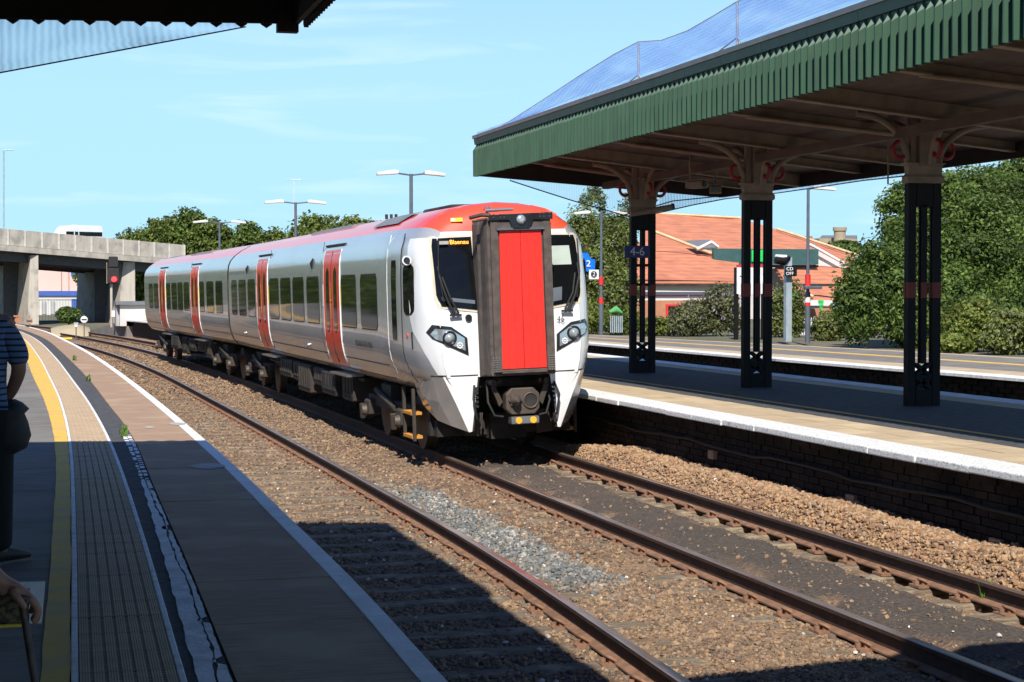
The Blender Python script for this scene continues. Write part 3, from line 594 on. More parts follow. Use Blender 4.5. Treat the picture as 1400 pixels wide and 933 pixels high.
for row in range(11):
    z = -.25 + row * .09
    for k in range(150):
        y = 14 + (row % 2) * .2 + k * .4
        x = float(FE(y)) + .17; b.box(x, x + .04, y - .19, y + .19, z - .04, z + .04)
tag(build('brickwork', b, 'soot_shade_brick', outer), kind='stuff')
track(8, 100, lambda y: (FE(y) + RE(y) + 5.3) / 2, 0, 14, 40, pitch=1.3)
b = MB(); strip(b, lambda y: RE(y) + 5.2, lambda y: FE(y) + .3, ya(5, 100, 1), -.2, 0); tag(build('ballast_bed', b, 'land'), kind='structure')
b = MB(); strip(b, lambda y: FB(y) - .02, lambda y: FB(y) + 30, ya(5, 90, 2.0), P - .08, 0, 1.2); tag(build('embankment', b, 'land'), kind='structure')
# ================================================================ TRAIN  (local: x across, y back from the nose, z above rail)
PROF = [(1.02, .93), (1.16, .99), (1.26, 1.12), (1.32, 1.30), (1.350, 1.50), (1.355, 1.70), (1.355, 2.10), (1.352, 2.45), (1.340, 2.75), (1.315, 2.93), (1.26, 3.05), (1.15, 3.17), (.98, 3.29), (.74, 3.41), (.38, 3.475), (0, 3.50)]
_pz = [p[1] for p in PROF[:11]]; _px = [p[0] for p in PROF[:11]]
def bx(z): return float(np.interp(z, _pz, _px))
def side_patch(b, s, y0, y1, z0, z1, out=.006, m=0, n=10, th=.004, wfun=None, corner=0.0):
    """a panel that follows the body side (s=-1 left)"""
    zs = np.linspace(z0, z1, n); v = []
    for i, z in enumerate(zs):
        c = 0
        if corner: 
            e = min(z - z0, z1 - z); c = corner - math.sqrt(max(0, corner**2 - (corner - e)**2)) if e < corner else 0
        for y in (y0 + c, y1 - c):
            w = wfun(y) if wfun else 1.0
            v.append((s * (bx(z) * w + out), y, z))
    f = [(2 * i, 2 * i + 1, 2 * i + 3, 2 * i + 2) for i in range(n - 1)]
    if s < 0: f = [q[::-1] for q in f]
    k = len(v); v2 = [(p[0] - s * (out + th), p[1], p[2]) for p in v]
    b.add(v + v2, f, m, True)
    b.add(v + v2, [(2 * i, 2 * i + 2, k + 2 * i + 2, k + 2 * i) for i in range(n - 1)] + [(2 * i + 1, k + 2 * i + 1, k + 2 * i + 3, 2 * i + 3) for i in range(n - 1)] + [(0, k, k + 1, 1), (2 * n - 2, 2 * n - 1, k + 2 * n - 1, k + 2 * n - 2)], m)
def nose_w(v):      # plan taper of the cab
    return float(np.interp(v, [0, .05, .12, .22, .38, .6, .95, 1.4, 2.0], [.72, .765, .805, .85, .895, .93, .965, .99, 1.0]))
def nose_rake(z): return .16 * max(0, (z - 2.0))**1.3 + .05 * max(0, z - 1.6)
def nose_roof(v): return float(np.interp(v, [0, .03, .07, .12, .18, .26, .38, .5, .8], [.06, .34, .55, .70, .81, .90, .965, .99, 1.0]))
ROOF0 = 3.03
def nose_pt(x, z, v):
    if z > ROOF0: z = ROOF0 + (z - ROOF0) * nose_roof(v)
    return (x * nose_w(v), v + nose_rake(min(z, 3.1)) * max(0, 1 - v / 1.6), z)
def full_ring(pr): return [(-x, z) for x, z in pr] + [(x, z) for x, z in pr[::-1][1:]]
WIN_Z = (1.75, 2.55)
def car(name, label, length, windows, doors, cab):
    t = thing(name, label, None) if False else None
def car_body(t, y0, y1, cab):
    lower = [p for p in PROF if p[1] <= 3.17]; upper = [p for p in PROF if p[1] >= 3.17]
    vs = [0, .03, .07, .12, .18, .26, .38, .5, .65, .8, .95, 1.1, 1.3, 1.5, 1.8, 2.2] if cab else [y0]
    ys = vs + list(np.linspace(vs[-1] + .5, y1, 8)) if cab else list(np.linspace(y0, y1, 8))
    body = MB(); pr = [p for p in lower if (p[1] >= 1.12)] if cab else lower
    for s in (-1, 1):
        rings = []
        for y in ys:
            if cab and y <= 2.2: rings.append([Vector(nose_pt(s * x, z, y)) for x, z in lower])
            else: rings.append([Vector((s * x, y, z)) for x, z in lower])
        if s > 0: rings = [r[::-1] for r in rings]
        body.loft(rings, 0, closed=False)
    # underside and end closures
    body.add([(-1.02, y0 + (1.7 if cab else 0), .93), (1.02, y0 + (1.7 if cab else 0), .93), (1.02, y1, .93), (-1.02, y1, .93)], [(0, 1, 2, 3)], 1)
    endring = [(x, y1, z) for x, z in full_ring(PROF)]; body.add(endring, [tuple(range(len(endring)))], 1)
    if not cab:
        e0 = [(x, y0, z) for x, z in full_ring(PROF)]; body.add(e0, [tuple(range(len(e0)))[::-1]], 1)
    o = build('body_shell', body, ['train_silver', 'under_black'], t, world=False)
    roof = MB(); rings = []
    up = full_ring(upper)
    for y in ys:
        if cab and y <= 2.2: rings.append([Vector(nose_pt(x, z, y)) for x, z in up])
        else: rings.append([Vector((x, y, z)) for x, z in up])
    roof.loft(rings, 0, closed=False); build('roof', roof, ['roof_red'], t, world=False)
def mkwin(t, s, y0, y1, z0=WIN_Z[0], z1=WIN_Z[1], wfun=None, name='window', c=.07):
    b = MB(); side_patch(b, s, y0 - .018, y1 + .018, z0 - .018, z1 + .018, .004, 0, 12, wfun=wfun, corner=c + .01); f = build('window_frame' if False else name, b, 'black_rubber', t, world=False)
    g = MB(); side_patch(g, s, y0, y1, z0, z1, .007, 0, 12, wfun=wfun, corner=c); build('pane', g, 'glass_dark', f, world=False)
def mkdoor(t, s, y0, y1):
    b = MB(); side_patch(b, s, y0, y1, .955, 2.99, .010, 0, 16); d = build('door', b, 'train_red', t, world=False)
    ym = (y0 + y1) / 2; g = MB(); side_patch(g, s, ym - .012, ym + .012, .98, 2.96, .013, 0, 14); build('door_seam', g, 'black_rubber', d, world=False)
    for a in (-1, 1):
        c = ym + a * (y1 - y0) * .235; g = MB(); side_patch(g, s, c - .14, c + .14, 1.62, 2.70, .015, 0, 16, corner=.13); build('door_window', g, 'glass_dark', d, world=False)
        g = MB(); side_patch(g, s, ym + a * (y1 - y0) / 2 - .012, ym + a * (y1 - y0) / 2 + .012, .955, 2.99, .013, 0, 14); build('door_edge_strip', g, 'train_white', d, world=False)
    text('door_notice', 'CLOSING DOORS', .075, 'yellow_label', (s * (bx(2.1) + .022), ym + .02, 2.15), (R(90), R(90), -R(90)) if s < 0 else (R(90), R(90), R(90)), d, .001)
    for a in (-1, 1):
        g = MB(); c = ym + a * ((y1 - y0) / 2 + .10); side_patch(g, s, c - .035, c + .035, 2.05, 2.42, .008); build('door_panel_label', g, 'sign_letter_grey' if a > 0 else 'yellow_label', d, world=False)
    st = MB(); st.box(s * 1.02, s * 1.30, y0 - .05, y1 + .05, .905, .935) if s > 0 else st.box(-1.30, -1.02, y0 - .05, y1 + .05, .905, .935); build('door_step', st, 'steel_bright', t, world=False)
    cp = MB(); xx = sorted((s * 1.20, s * 1.275)); cp.box(xx[0], xx[1], y0 - .12, y1 + .12, 3.055, 3.085); build('rain_gutter', cp, 'under_black', t, world=False)
def bogie(t, yc, name='bogie'):
    b = MB()
    for s in (-1, 1):
        b.box(s * .98 - .06, s * .98 + .06, yc - 1.55, yc + 1.55, .50, .66); b.box(s * .98 - .09, s * .98 + .09, yc - .35, yc + .35, .60, .88)
        for a in (-1.2, 1.2):
            b.box(s * 1.05 - .10, s * 1.05 + .10, yc + a - .17, yc + a + .17, .34, .60, bev=.03); b.tube([(s * 1.16, yc + a + .3, .5), (s * 1.14, yc + a + .36, .28)], .05, 8)
        b.tube([(s * 1.12, yc - .9, .58), (s * 1.12, yc + .5, .78)], .045, 8)
    b.box(-.95, .95, yc - .3, yc + .3, .45, .72)
    o = build(name, b, 'under_grime', t, world=False)
    for a in (-1.25, 1.25):
        w = MB()
        for s in (-1, 1):
            w.cyl((s * .69, yc + a, .42), (s * .82, yc + a, .42), .42, n=28); w.cyl((s * .66, yc + a, .42), (s * .69, yc + a, .42), .45, n=28)
        w.cyl((-.75, yc + a, .42), (.75, yc + a, .42), .08, n=10); build('wheelset', w, 'steel_grime', o, world=False)
        for s in (-1, 1):
            g = MB(); g.cyl((s * 1.14, yc + a, .42), (s * 1.22, yc + a, .42), .10, .075, n=14); build('axle_cap', g, 'steel_grime', o, world=False)
def equipment(t, y0, y1, seed):
    r = random.Random(seed); y = y0
    while y < y1:
        ln = r.uniform(.7, 1.9)
        if y + ln > y1: break
        b = MB(); zb = r.uniform(.34, .58); w = r.uniform(1.12, 1.24); b.box(-w, w, y, y + ln, zb, .90, bev=.03)
        for s in (-1, 1):
            for k in range(int(ln / .28)): b.box(s * w - .012, s * w + .012, y + .1 + k * .28, y + .13 + k * .28, zb + .06, .84)
            b.box(s * w - .016, s * w + .016, y + .05, y + ln - .05, zb + .10, zb + .13)
        build('underfloor_box', b, r.choice(['under_black', 'under_black', 'under_grime']), t, world=False); y += ln + r.uniform(.12, .5)
    b = MB()
    for s in (-1, 1):
        b.tube([(s * 1.05, y0 - .5, .86), (s * 1.05, y1 + .5, .86)], .03, 6); b.tube([(s * 1.1, y0, .80), (s * 1.1, (y0 + y1) / 2, .76), (s * 1.1, y1, .80)], .02, 6)
    build_stuff('pipework', b, 'under_grime', t, world=False)
def shut(t, y, length):
    for s in (-1, 1):
        b = MB(); side_patch(b, s, y - .006, y + .006, .97, 3.15, .004, 0, 14); build('panel_seam', b, 'black_rubber', t, world=False)
def roof_unit(t, y0, y1, w=.75, h=.17, m='roof_grey', name='roof_unit'):
    b = MB(); zt = 3.415
    b.prism([(-w, zt - .16), (-w + .10, zt + h * .55), (-w + .22, zt + h), (w - .22, zt + h), (w - .10, zt + h * .55), (w, zt - .16)], 'y', y0, y1, 0)
    k = int((y1 - y0) / .35)
    for i in range(k): b.box(-w + .2, w - .2, y0 + .1 + i * .35, y0 + .16 + i * .35, zt + h, zt + h + .015)
    build(name, b, m, t, world=False)
def lines(t, y0, y1):
    for z, m_ in ((1.245, 'under_grime'), (1.05, 'under_grime')):
        for s in (-1, 1):
            b = MB(); side_patch(b, s, y0, y1, z - .006, z + .006, .003, 0, 3, th=.001); build('panel_joint', b, m_, t, world=False)

LCAR = 21.0
t1 = thing('passenger_train', 'silver and red two-car passenger train with a red gangway door, standing at the island platform', 'train', (6.39, 22.80, 0.025), (0, R(-2.0), .0035))
cu = MB()
car_body(t1, 0, LCAR, True)
SIDE1 = dict(win=[(2.38, 3.64), (4.02, 5.30), (7.49, 8.81), (9.17, 10.48), (10.77, 12.10), (12.37, 13.68), (16.0, 17.25), (17.63, 18.95), (19.35, 20.4)], door=[(5.42, 6.95), (13.98, 15.66)])
for s in (-1, 1):
    for a, c in SIDE1['win']: mkwin(t1, s, a, c)
    for a, c in SIDE1['door']: mkdoor(t1, s, a, c)
lines(t1, 1.9, LCAR)
for y in (7.25, 13.8): shut(t1, y, 0)
for s in (-1, 1):     # camera pods, orange door lights, jacking marks along the cant rail
    for yy in (8.15, 17.3):
        b = MB(); b.tube([(s * 1.32, yy, 2.88), (s * 1.36, yy, 2.80), (s * 1.355, yy, 2.70)], [.018, .03, .012], 8); build('side_camera', b, 'black_gloss', t1, world=False)
    for yy in (9.0, 18.2):
        b = MB(); b.cyl((s * bx(1.32), yy, 1.32), (s * (bx(1.32) + .03), yy, 1.32), .045, n=12); build('jacking_cap', b, 'steel_bright', t1, world=False)
    # cab door: raised white seal line, narrow window, handrail
    b = MB()
    for yy, m_ in ((1.68, 0), (.93, 1)):
        for k in range(20):
            z0 = 3.10 - k * .104; z1 = z0 - .104
            dy = lambda z: -.16 * smooth01(1.5, 1.1, z)
            side_patch(b, s, yy + float(dy(z0)) - .011, yy + float(dy(z0)) + .011, z1, z0, .004, m_, 2, wfun=nose_w)
    side_patch(b, s, .80, 1.56, 1.03, 1.045, .004, 1, 2, wfun=nose_w)
    cdoor = build('cab_door', b, ['train_white', 'black_rubber'], t1, world=False)
    g = MB(); side_patch(g, s, 1.18, 1.40, 1.62, 2.74, .006, 0, 12, wfun=nose_w, corner=.02); build('door_window', g, 'glass_dark', cdoor, world=False)
    g = MB(); side_patch(g, s, .46, .84, 1.98, 2.68, .006, 0, 14, wfun=nose_w, corner=.10); build('cab_side_window', g, 'glass_dark', t1, world=False)
    cm = MB(); X = s * (bx(2.75) * nose_w(.6)); cm.tube([(X, .62, 2.66), (X + s * .05, .58, 2.70), (X + s * .06, .48, 2.72)], [.045, .06, .058], 12); cm.ring((X + s * .06, .48, 2.72), 'y', .055, .012, m=1); (build('rear_view_camera', cm, ['black_gloss', 'train_white'], t1, world=False) if s < 0 else None)
    # wheel guard ladder under the cab door
    lad = MB(); x0 = s * 1.17
    for yy in (1.0, 1.62): lad.box(x0 - .02, x0 + .02, yy - .03, yy + .03, .22, .95)
    for z in (.27, .60): lad.box(min(x0 - .12 * s, x0 + .03 * s), max(x0 - .12 * s, x0 + .03 * s), 1.02, 1.60, z - .02, z + .02, 1)
    build('cab_ladder', lad, ['under_grime', 'orange_step'], t1, world=False)
    b = MB(); side_patch(b, s, .55, .57, 1.52, 1.75, .01, 0, 4, wfun=nose_w); build('lifting_marker', b, 'black_gloss', t1, world=False)
    b = MB(); X = s * (bx(1.68) * nose_w(.72)); b.cyl((X - s * .05, .74, 1.70), (X + s * .012, .74, 1.70), .035, n=14); build('emergency_valve', b, 'train_red', t1, world=False)
    tt = text('operator_lettering', 'TRAFNIDIAETH CYMRU', .135, 'ink', (s * (bx(1.50) + .008), 3.5, 1.50), (R(90), 0, -R(90)) if s < 0 else (R(90), 0, R(90)), t1, .001)
# nose face: closed by a shaped panel between left and right skins
nf = MB(); zz = [1.13, 1.3, 1.5, 1.7, 2.0, 2.3, 2.6, 2.85, 3.03, 3.09]; xx = np.linspace(-1, 1, 15)
def nose_x(z): return bx(min(z, 3.0)) * .72 * (1 - .05 * smooth01(2.9, 3.1, z))
rings = [[Vector((nose_x(z) * x, nose_rake(z) - .035 * (1 - x * x), z)) for x in xx] for z in zz]
nf.loft(rings[:], 0, closed=False); build('nose_panel', nf, 'train_white', t1, world=False)
# white cab flanks (paint) : from nose back to the curved edge beyond the headlamps
for s in (-1, 1):
    b = MB(); zs = np.linspace(1.17, 3.02, 20); rows = []
    for z in zs:
        vmax = float(np.interp(z, [1.17, 1.35, 1.60, 1.75, 1.95, 3.02], [.10, .17, .34, .52, .60, .60]))
        rows.append([Vector((s * (bx(z) * nose_w(v) + .004), v + nose_rake(min(z, 3.1)) * max(0, 1 - v / 1.6), z)) for v in np.linspace(-.002, vmax, 10)])
    if s < 0: rows = rows[::-1]
    b.loft(rows, 0, closed=False); build('cab_flank', b, 'train_white', t1, world=False)
# lower skirts, left and right of the coupler
for s in (-1, 1):
    b = MB()
    T = [(.50, -.04), (.75, -.035), (.97, .03), (1.08, .22), (1.15, .52), (1.17, .95)]       # columns: inner, mid, crease, then the side facet
    M_ = [(.55, -.035), (.68, -.03), (.805, .0), (.99, .22), (1.10, .50), (1.13, .95)]
    B = [(.60, -.01), (.62, -.008), (.645, .0), (.83, .20), (.97, .42), (1.05, .90)]
    BZ = [.40, .395, .395, .47, .54, .72]
    rings = [[Vector((s * x, v, 1.155)) for x, v in T], [Vector((s * x, v, z_)) for (x, v), z_ in zip(M_, (.78, .78, .78, .80, .84, .92))], [Vector((s * x, v, zb)) for (x, v), zb in zip(B, BZ)]]
    inner = [[Vector((p.x - s * .03, p.y + .03, p.z)) for p in r_] for r_ in rings]
    if s > 0: rings = [r_[::-1] for r_ in rings]
    else: inner = [r_[::-1] for r_ in inner]
    k0 = len(b.f); b.loft(rings, 0, closed=False, smooth=False)
    for q_ in range(10): b.m[k0 + q_] = 0 if ((q_ % 5) < 2 if s < 0 else (q_ % 5) > 2) else 2  # silver on the side facet stands in for its dimmer light
    b.loft(inner, 1, closed=False, smooth=False)
    build('front_skirt', b, ['train_white', 'under_black', 'train_silver'], t1, world=False)
    g = MB(); g.add([(s * x * 1.001, v - .004, 1.166) for x, v in T] + [(s * x * 1.001, v - .004, 1.150) for x, v in T], [(i, i + 1, 7 + i, 6 + i) for i in range(5)]); build('skirt_joint', g, 'black_rubber', t1, world=False)
# windscreens
def front_poly(name, pts, out, m, parent, th=.02):
    """outline in (x,z) laid on the nose face / rounded corner"""
    def P_(x, z, o):
        hx = nose_x(z)
        if abs(x) <= hx * .995: return Vector((x, nose_rake(z) - .035 * (1 - (x / hx)**2) - o, z))
        sgn = 1 if x > 0 else -1; w = abs(x) / bx(min(z, 3.0)); v = float(np.interp(w, [.72, .765, .805, .85, .895, .93, .965], [0, .05, .12, .22, .38, .6, .95]))
        return Vector((x + sgn * o * .6, v + nose_rake(z) * max(0, 1 - v / 1.6) - o * .8, z))
    # triangulate through a fine lattice clipped to the outline
    b = MB(); cx = sum(p[0] for p in pts) / len(pts); cz = sum(p[1] for p in pts) / len(pts); per = []
    for i in range(len(pts)):
        a, c = pts[i], pts[(i + 1) % len(pts)]
        for k in range(4): per.append((a[0] + (c[0] - a[0]) * k / 4, a[1] + (c[1] - a[1]) * k / 4))
    R_ = [[P_(cx + (x - cx) * f, cz + (z - cz) * f, out) for x, z in per] for f in (1, .75, .5, .25)]
    v = [p for r_ in R_ for p in r_] + [P_(cx, cz, out)]; n = len(per)
    f = [(i * n + k, i * n + (k + 1) % n, (i + 1) * n + (k + 1) % n, (i + 1) * n + k) for i in range(3) for k in range(n)] + [(3 * n + k, 3 * n + (k + 1) % n, 4 * n) for k in range(n)]
    b.add(v, f, 0, True); e = [P_(x, z, out - th) for x, z in per]; b.add(R_[0] + e, [(k, n + k, n + (k + 1) % n, (k + 1) % n) for k in range(n)], 0)
    # make faces look outward
    bmx = bmesh.new(); me = b.mesh(name, m); bmx.from_mesh(me); bmesh.ops.recalc_face_normals(bmx, faces=bmx.faces); bmx.to_mesh(me); bmx.free()
    return link(name, me, parent)
for s in (-1, 1):
    pts = [(s * .475, 3.015), (s * .985, 3.005), (s * 1.005, 2.9), (s * 1.0, 2.25), (s * .955, 2.10), (s * .475, 2.03)]
    sx_ = [(s * (abs(x) * 1.0 + (.035 if abs(x) > .5 else -.02)), z + (.03 if z > 2.5 else -.035)) for x, z in pts]
    fr = front_poly('windscreen_surround', sx_, .010, 'cream_seal', t1)
    ws = front_poly('windscreen', pts, .020, 'cab_glass', fr)
    if s > 0:
        front_poly('sun_blind', [(.52, 2.86), (.90, 2.86), (.91, 2.60), (.52, 2.60)], .024, 'blind', fr)
        front_poly('seat_back', [(.56, 2.28), (.74, 2.30), (.72, 2.12), (.58, 2.10)], .024, 'post_grey', fr)
    else: front_poly('desk_edge', [(-.95, 2.22), (-.50, 2.16), (-.50, 2.11), (-.94, 2.17)], .024, 'post_grey', fr)
    # wiper
    w = MB(); px0 = s * 1.0
    w.tube([(s * .98, .06, 2.62), (s * .97, -.03, 2.45), (s * .90, -.06, 2.2), (s * .80, -.05, 1.98)], [.014, .016, .018, .02], 6)
    w.tube([(s * .93, .03, 2.48), (s * .86, -.07, 2.22), (s * .74, -.06, 1.99)], .015, 6); w.tube([(s * .97, .02, 2.95), (s * .985, -.01, 2.5), (s * .93, -.03, 2.15)], .010, 5)
    w.box(min(s * .86, s * .70), max(s * .86, s * .70), -.06, -.03, 1.955, 1.985); build('wiper', w, 'black_rubber', t1, world=False)
    # headlamp cluster
    hp = [(s * 1.12, 1.74), (s * 1.06, 1.83), (s * .84, 1.80), (s * .64, 1.66), (s * .63, 1.45), (s * .90, 1.575), (s * 1.06, 1.66)]
    hc = (s * .87, 1.66)
    rim = front_poly('headlamp', [(hc[0] + (x - hc[0]) * 1.06, hc[1] + (z - hc[1]) * 1.12) for x, z in hp], .012, 'black_gloss', t1)
    front_poly('headlamp_housing', [(hc[0] + (x - hc[0]) * .88, hc[1] + (z - hc[1]) * .80) for x, z in hp], .020, 'lamp_bowl', rim)
    g = MB(); yb = .0 + .03; g.ring((s * .87, -.032, 1.665), 'y', .085, .016); build('lamp_ring', g, 'black_gloss', rim, world=False)
    g = MB(); g.tube([(s * .87, .02, 1.665), (s * .87, -.035, 1.665), (s * .87, -.055, 1.665)], [.08, .07, .02], 16); build('main_lens', g, 'lamp_glass', rim, world=False)
    g = MB()
    for a in range(9):
        ax_, az_ = (.034 * math.cos(a * .785), .034 * math.sin(a * .785)) if a < 8 else (0, 0); g.cyl((s * .735 + ax_, .05, 1.565 + az_), (s * .735 + ax_, -.045, 1.565 + az_), .011, n=8)
    build_stuff('led_array', g, 'indicator_white', rim, world=False)
b = MB(); b.cyl((-.60, -.005, 1.93), (-.60, -.04, 1.93), .045, n=18); build('camera_port', b, 'black_gloss', t1, world=False)
text('fleet_number', '46', .11, 'ink', (.685, -.045, 1.86), (R(90), 0, 0), t1, .001)
# destination display behind the left windscreen
b = MB(); b.box(-.86, -.50, .25, .28, 2.86, 2.97); dd = build('destination_display', b, 'black_gloss', t1, world=False)
b.v = [(p[0], p[1] , p[2]) for p in b.v]
text('display_text', 'Blaenau', .085, 'led_orange', (-.655, .135, 2.945), (R(76), 0, 0), dd, .001)
bb = MB(); bb.box(-.93, -.80, .125, .130, 2.92, 2.965); build('display_panel', bb, 'patch_grey', dd, world=False)
# gangway: rubber bellows box with a two-leaf red door
gb = MB(); GY0, GY1 = -.52, .12
def grect(hw, z0, z1, y, rr=.09):
    pts = []
    for cx, cz, a0 in ((hw - rr, z1 - rr, 0), (-hw + rr, z1 - rr, 90), (-hw + .02, z0 + .02, 180), (hw - .02, z0 + .02, 270)):
        q = rr if z1 - rr == cz else .02
        for k in range(4): a = R(a0 + k * 30); pts.append(Vector((cx + q * math.cos(a), y, cz + q * math.sin(a))))
    return pts
rings = [grect(.475, 1.13, 3.25, GY1), grect(.470, 1.13, 3.25, GY1 - .25), grect(.485, 1.14, 3.25, GY1 - .29), grect(.455, 1.15, 3.245, GY1 - .33), grect(.46, 1.15, 3.245, GY0 + .06), grect(.44, 1.16, 3.235, GY0)]
gb.loft(rings, 0, smooth=False); gb.add(rings[-1], [tuple(range(16))]); gw = build('gangway', gb, 'gangway_rubber', t1, world=False)
b = MB(); b.box(-.40, -.30, GY0 - .045, GY0, 1.20, 3.22, bev=.01); b.box(.32, .42, GY0 - .045, GY0, 1.20, 3.22, bev=.01); b.box(-.30, .32, GY0 - .04, GY0, 3.09, 3.20, bev=.01); b.box(-.30, .32, GY0 - .04, GY0, 1.18, 1.235, bev=.01); build('door_surround', b, 'gangway_rubber', gw, world=False)
for a in (-1, 1):
    b = MB(); x0, x1 = (-.300, .004) if a < 0 else (.010, .315)
    tp = .022
    b.prism([(x0, 1.245), (x1, 1.245), (x1 - (tp if a > 0 else 0), 3.065), (x0 + (tp if a < 0 else 0), 3.065)], 'y', GY0 - .030, GY0 - .004)
    for q in (.33, .66): xm = x0 + (x1 - x0) * q; b.box(xm - .004, xm + .004, GY0 - .036, GY0 - .03, 1.26, 3.04)
    build('gangway_door', b, 'gangway_red', gw, world=False, bevel=.004)
b = MB(); b.box(-.32, .33, GY0 - .07, GY0 - .03, 3.07, 3.10); build('drip_rail', b, 'post_grey', gw, world=False)
b = MB(); b.prism([(-.43, 3.20), (-.15, 3.20), (-.10, 3.07), (.13, 3.07), (.18, 3.20), (.45, 3.20), (.45, 3.295), (-.43, 3.275)], 'y', GY0 - .07, GY0 - .02); hb = build('head_beam', b, 'black_gloss', gw, world=False, bevel=.006)
b = MB(); b.tube([(.01, GY0 - .075, 3.205), (.01, GY0 - .10, 3.205), (.01, GY0 - .11, 3.205)], [.062, .058, .03], 18); build('centre_lamp', b, 'lamp_glass', gw, world=False)
b = MB()
for x in (-.36, -.27, -.22, .27, .32, .40):
    for z in (3.24, 3.28): b.cyl((x, GY0 - .07, z), (x, GY0 - .085, z), .010, n=8)
b.tube([(-.62, GY0 + .16, 3.25), (-.5, GY0 + .02, 3.28), (-.40, GY0 - .04, 3.27)], .028, 8); b.tube([(-.60, GY0 + .12, 3.20), (-.45, GY0 - .03, 3.22)], .018, 6); build_stuff('latch_gear', b, 'steel_grime', gw, world=False)
for a in (-1, 1):
    b = MB()
    for i in range(3):
        for k in range(7): b.cyl((a * (.345 + i * .035), GY0 - .048, 1.22 + k * .03), (a * (.345 + i * .035), GY0 - .06, 1.22 + k * .03), .008, n=6)
    build_stuff('electrical_pins', b, 'steel_bright', gw, world=False)
b = MB(); b.tube([(-.22, .38, 3.40), (-.20, .20, 3.40)], .02, 6); b.cyl((-.27, .17, 3.36), (.12, .17, 3.37), .028, .02, n=10); build('horn', b, 'steel_bright', t1, world=False)
b = MB(); b.box(-.08, .08, -.006, .006, -.032, .032, 0); b.box(-.07, -.02, -.010, -.006, -.024, .024, 1); lab = build('warning_label', b, ['yellow_label', 'sign_white'], t1, world=False); lab.location = Vector(nose_pt(-.80, 3.37, .10)) + Vector((0, -.03, .0)); lab.rotation_euler = (R(-40), 0, R(-14))
# red cab roof over the windscreens is the roof loft; a raised rib outlines it
rb = MB()
for s in (-1, 1): rb.tube([Vector(nose_pt(s * .98, 3.15, .25)) + Vector((0, 0, .07)), Vector(nose_pt(s * .95, 3.3, .35)) + Vector((0, 0, .01)), Vector(nose_pt(s * .80, 3.37, .42)) + Vector((0, 0, .01)), Vector(nose_pt(s * .55, 3.43, .40)) + Vector((0, 0, .01))], .018, 6)
build_each('roof_rib', rb, 'roof_red', t1, world=False)
# coupler and front gear
b = MB(); b.box(-1.0, 1.0, .75, .9, .30, 1.1); b.box(-.5, .5, .1, .7, .98, 1.1); b.box(-.25, .25, .35, .8, .25, .6); b.box(-.95, .95, .55, .75, .30, .52)
build('headstock', b, 'under_black', t1, world=False)
b = MB()
for s in (-1, 1): b.prism([(s * .62, .32), (s * .40, .30), (s * .36, .62), (s * .60, .64)], 'y', .30, .33)
build_each('obstacle_deflector', b, 'under_grime', t1, world=False)
co = MB()
oc = [(-.22, .70), (-.15, .63), (.17, .63), (.24, .70), (.24, .90), (.16, .98), (-.14, .98), (-.22, .90)]
oc = [(x, z) for x, z in oc]
co.prism(oc, 'y', -.40, -.22); co.prism([(x * .72, .8 + (z - .8) * .72) for x, z in oc], 'y', -.22, .7); cpl = build('coupler', co, 'steel_grime', t1, world=False, bevel=.012)
b = MB(); b.tube([(.115, -.41, .81), (.115, -.405, .81)], [.098, .098], 20); build('coupler_cup', b, 'under_black', cpl, world=False)
b = MB(); b.ring((.115, -.41, .81), 'y', .10, .014, 20); b.tube([(-.10, -.39, .82), (-.10, -.50, .82), (-.10, -.56, .82)], [.085, .06, .02], 16)
for a in range(8): b.cyl((-.10 + .075 * math.cos(a * .785), -.40, .82 + .075 * math.sin(a * .785)), (-.10 + .075 * math.cos(a * .785), -.44, .82 + .075 * math.sin(a * .785)), .016, n=6)
build('coupler_face_ring', b, 'steel_grime', cpl, world=False)
b = MB()
for s in (-1, 1): b.prism([(s * .25 + .01, .80), (s * .30 + .01, .74), (s * .40 + .01, 1.00), (s * .34, 1.02)], 'y', -.30, -.26)
for s in (-1, 1): b.cyl((s * .36, -.35, 1.06), (s * .36, 0, 1.06), .04, n=10); b.cyl((s * .28, -.33, 1.07), (s * .28, 0, 1.07), .028, n=10)
build_each('coupler_arms', b, 'under_grime', cpl, world=False)
b = MB(); b.box(-.16, .22, -.42, -.25, .50, .60, 0, bev=.01); lb = build('electric_coupler_box', b, 'steel_bright', t1, world=False)
b = MB()
for x in (-.06, .14): b.cyl((x, -.43, .55), (x, -.42, .55), .045, n=14)
build_each('amber_cap', b, 'amber', lb, world=False)
b = MB()
for s in (-1, 1):
    b.tube([(s * .40, -.1, 1.05), (s * .43, -.25, .8), (s * .36, -.3, .62), (s * .24, -.3, .60)], .016, 6)
    b.tube([(s * .56, -.05, 1.02), (s * .60, -.14, .85), (s * .56, -.12, .6), (s * .50, -.05, .48), (s * .47, 0, .62)], .016, 6)
    for k in range(5): b.cyl((s * .535, -.06, .74 + k * .06), (s * .535, -.10, .74 + k * .06), .020, n=8)
build_each('air_hose', b, 'black_rubber', t1, world=False)
roof_unit(t1, 7.2, 11.6, .86, .03)
b = MB(); b.box(-.50, .40, 1.15, 2.9, 3.42, 3.495, bev=.02); build('aerial_housing', b, 'under_black', t1, world=False)
b = MB()      # grey air intake on the roof shoulder behind the cab
for s in (-1, 1): b.loft([[Vector((s * .55, y, 3.46)), Vector((s * .80, y, 3.40)), Vector((s * 1.02, y, 3.28))] for y in (2.3, 3.0, 4.2)] if s > 0 else [[Vector((s * 1.02, y, 3.285)), Vector((s * .80, y, 3.405)), Vector((s * .55, y, 3.465))] for y in (2.3, 3.0, 4.2)], 0, closed=False)
build_each('air_intake', b, 'roof_grey', t1, world=False)
b = MB()
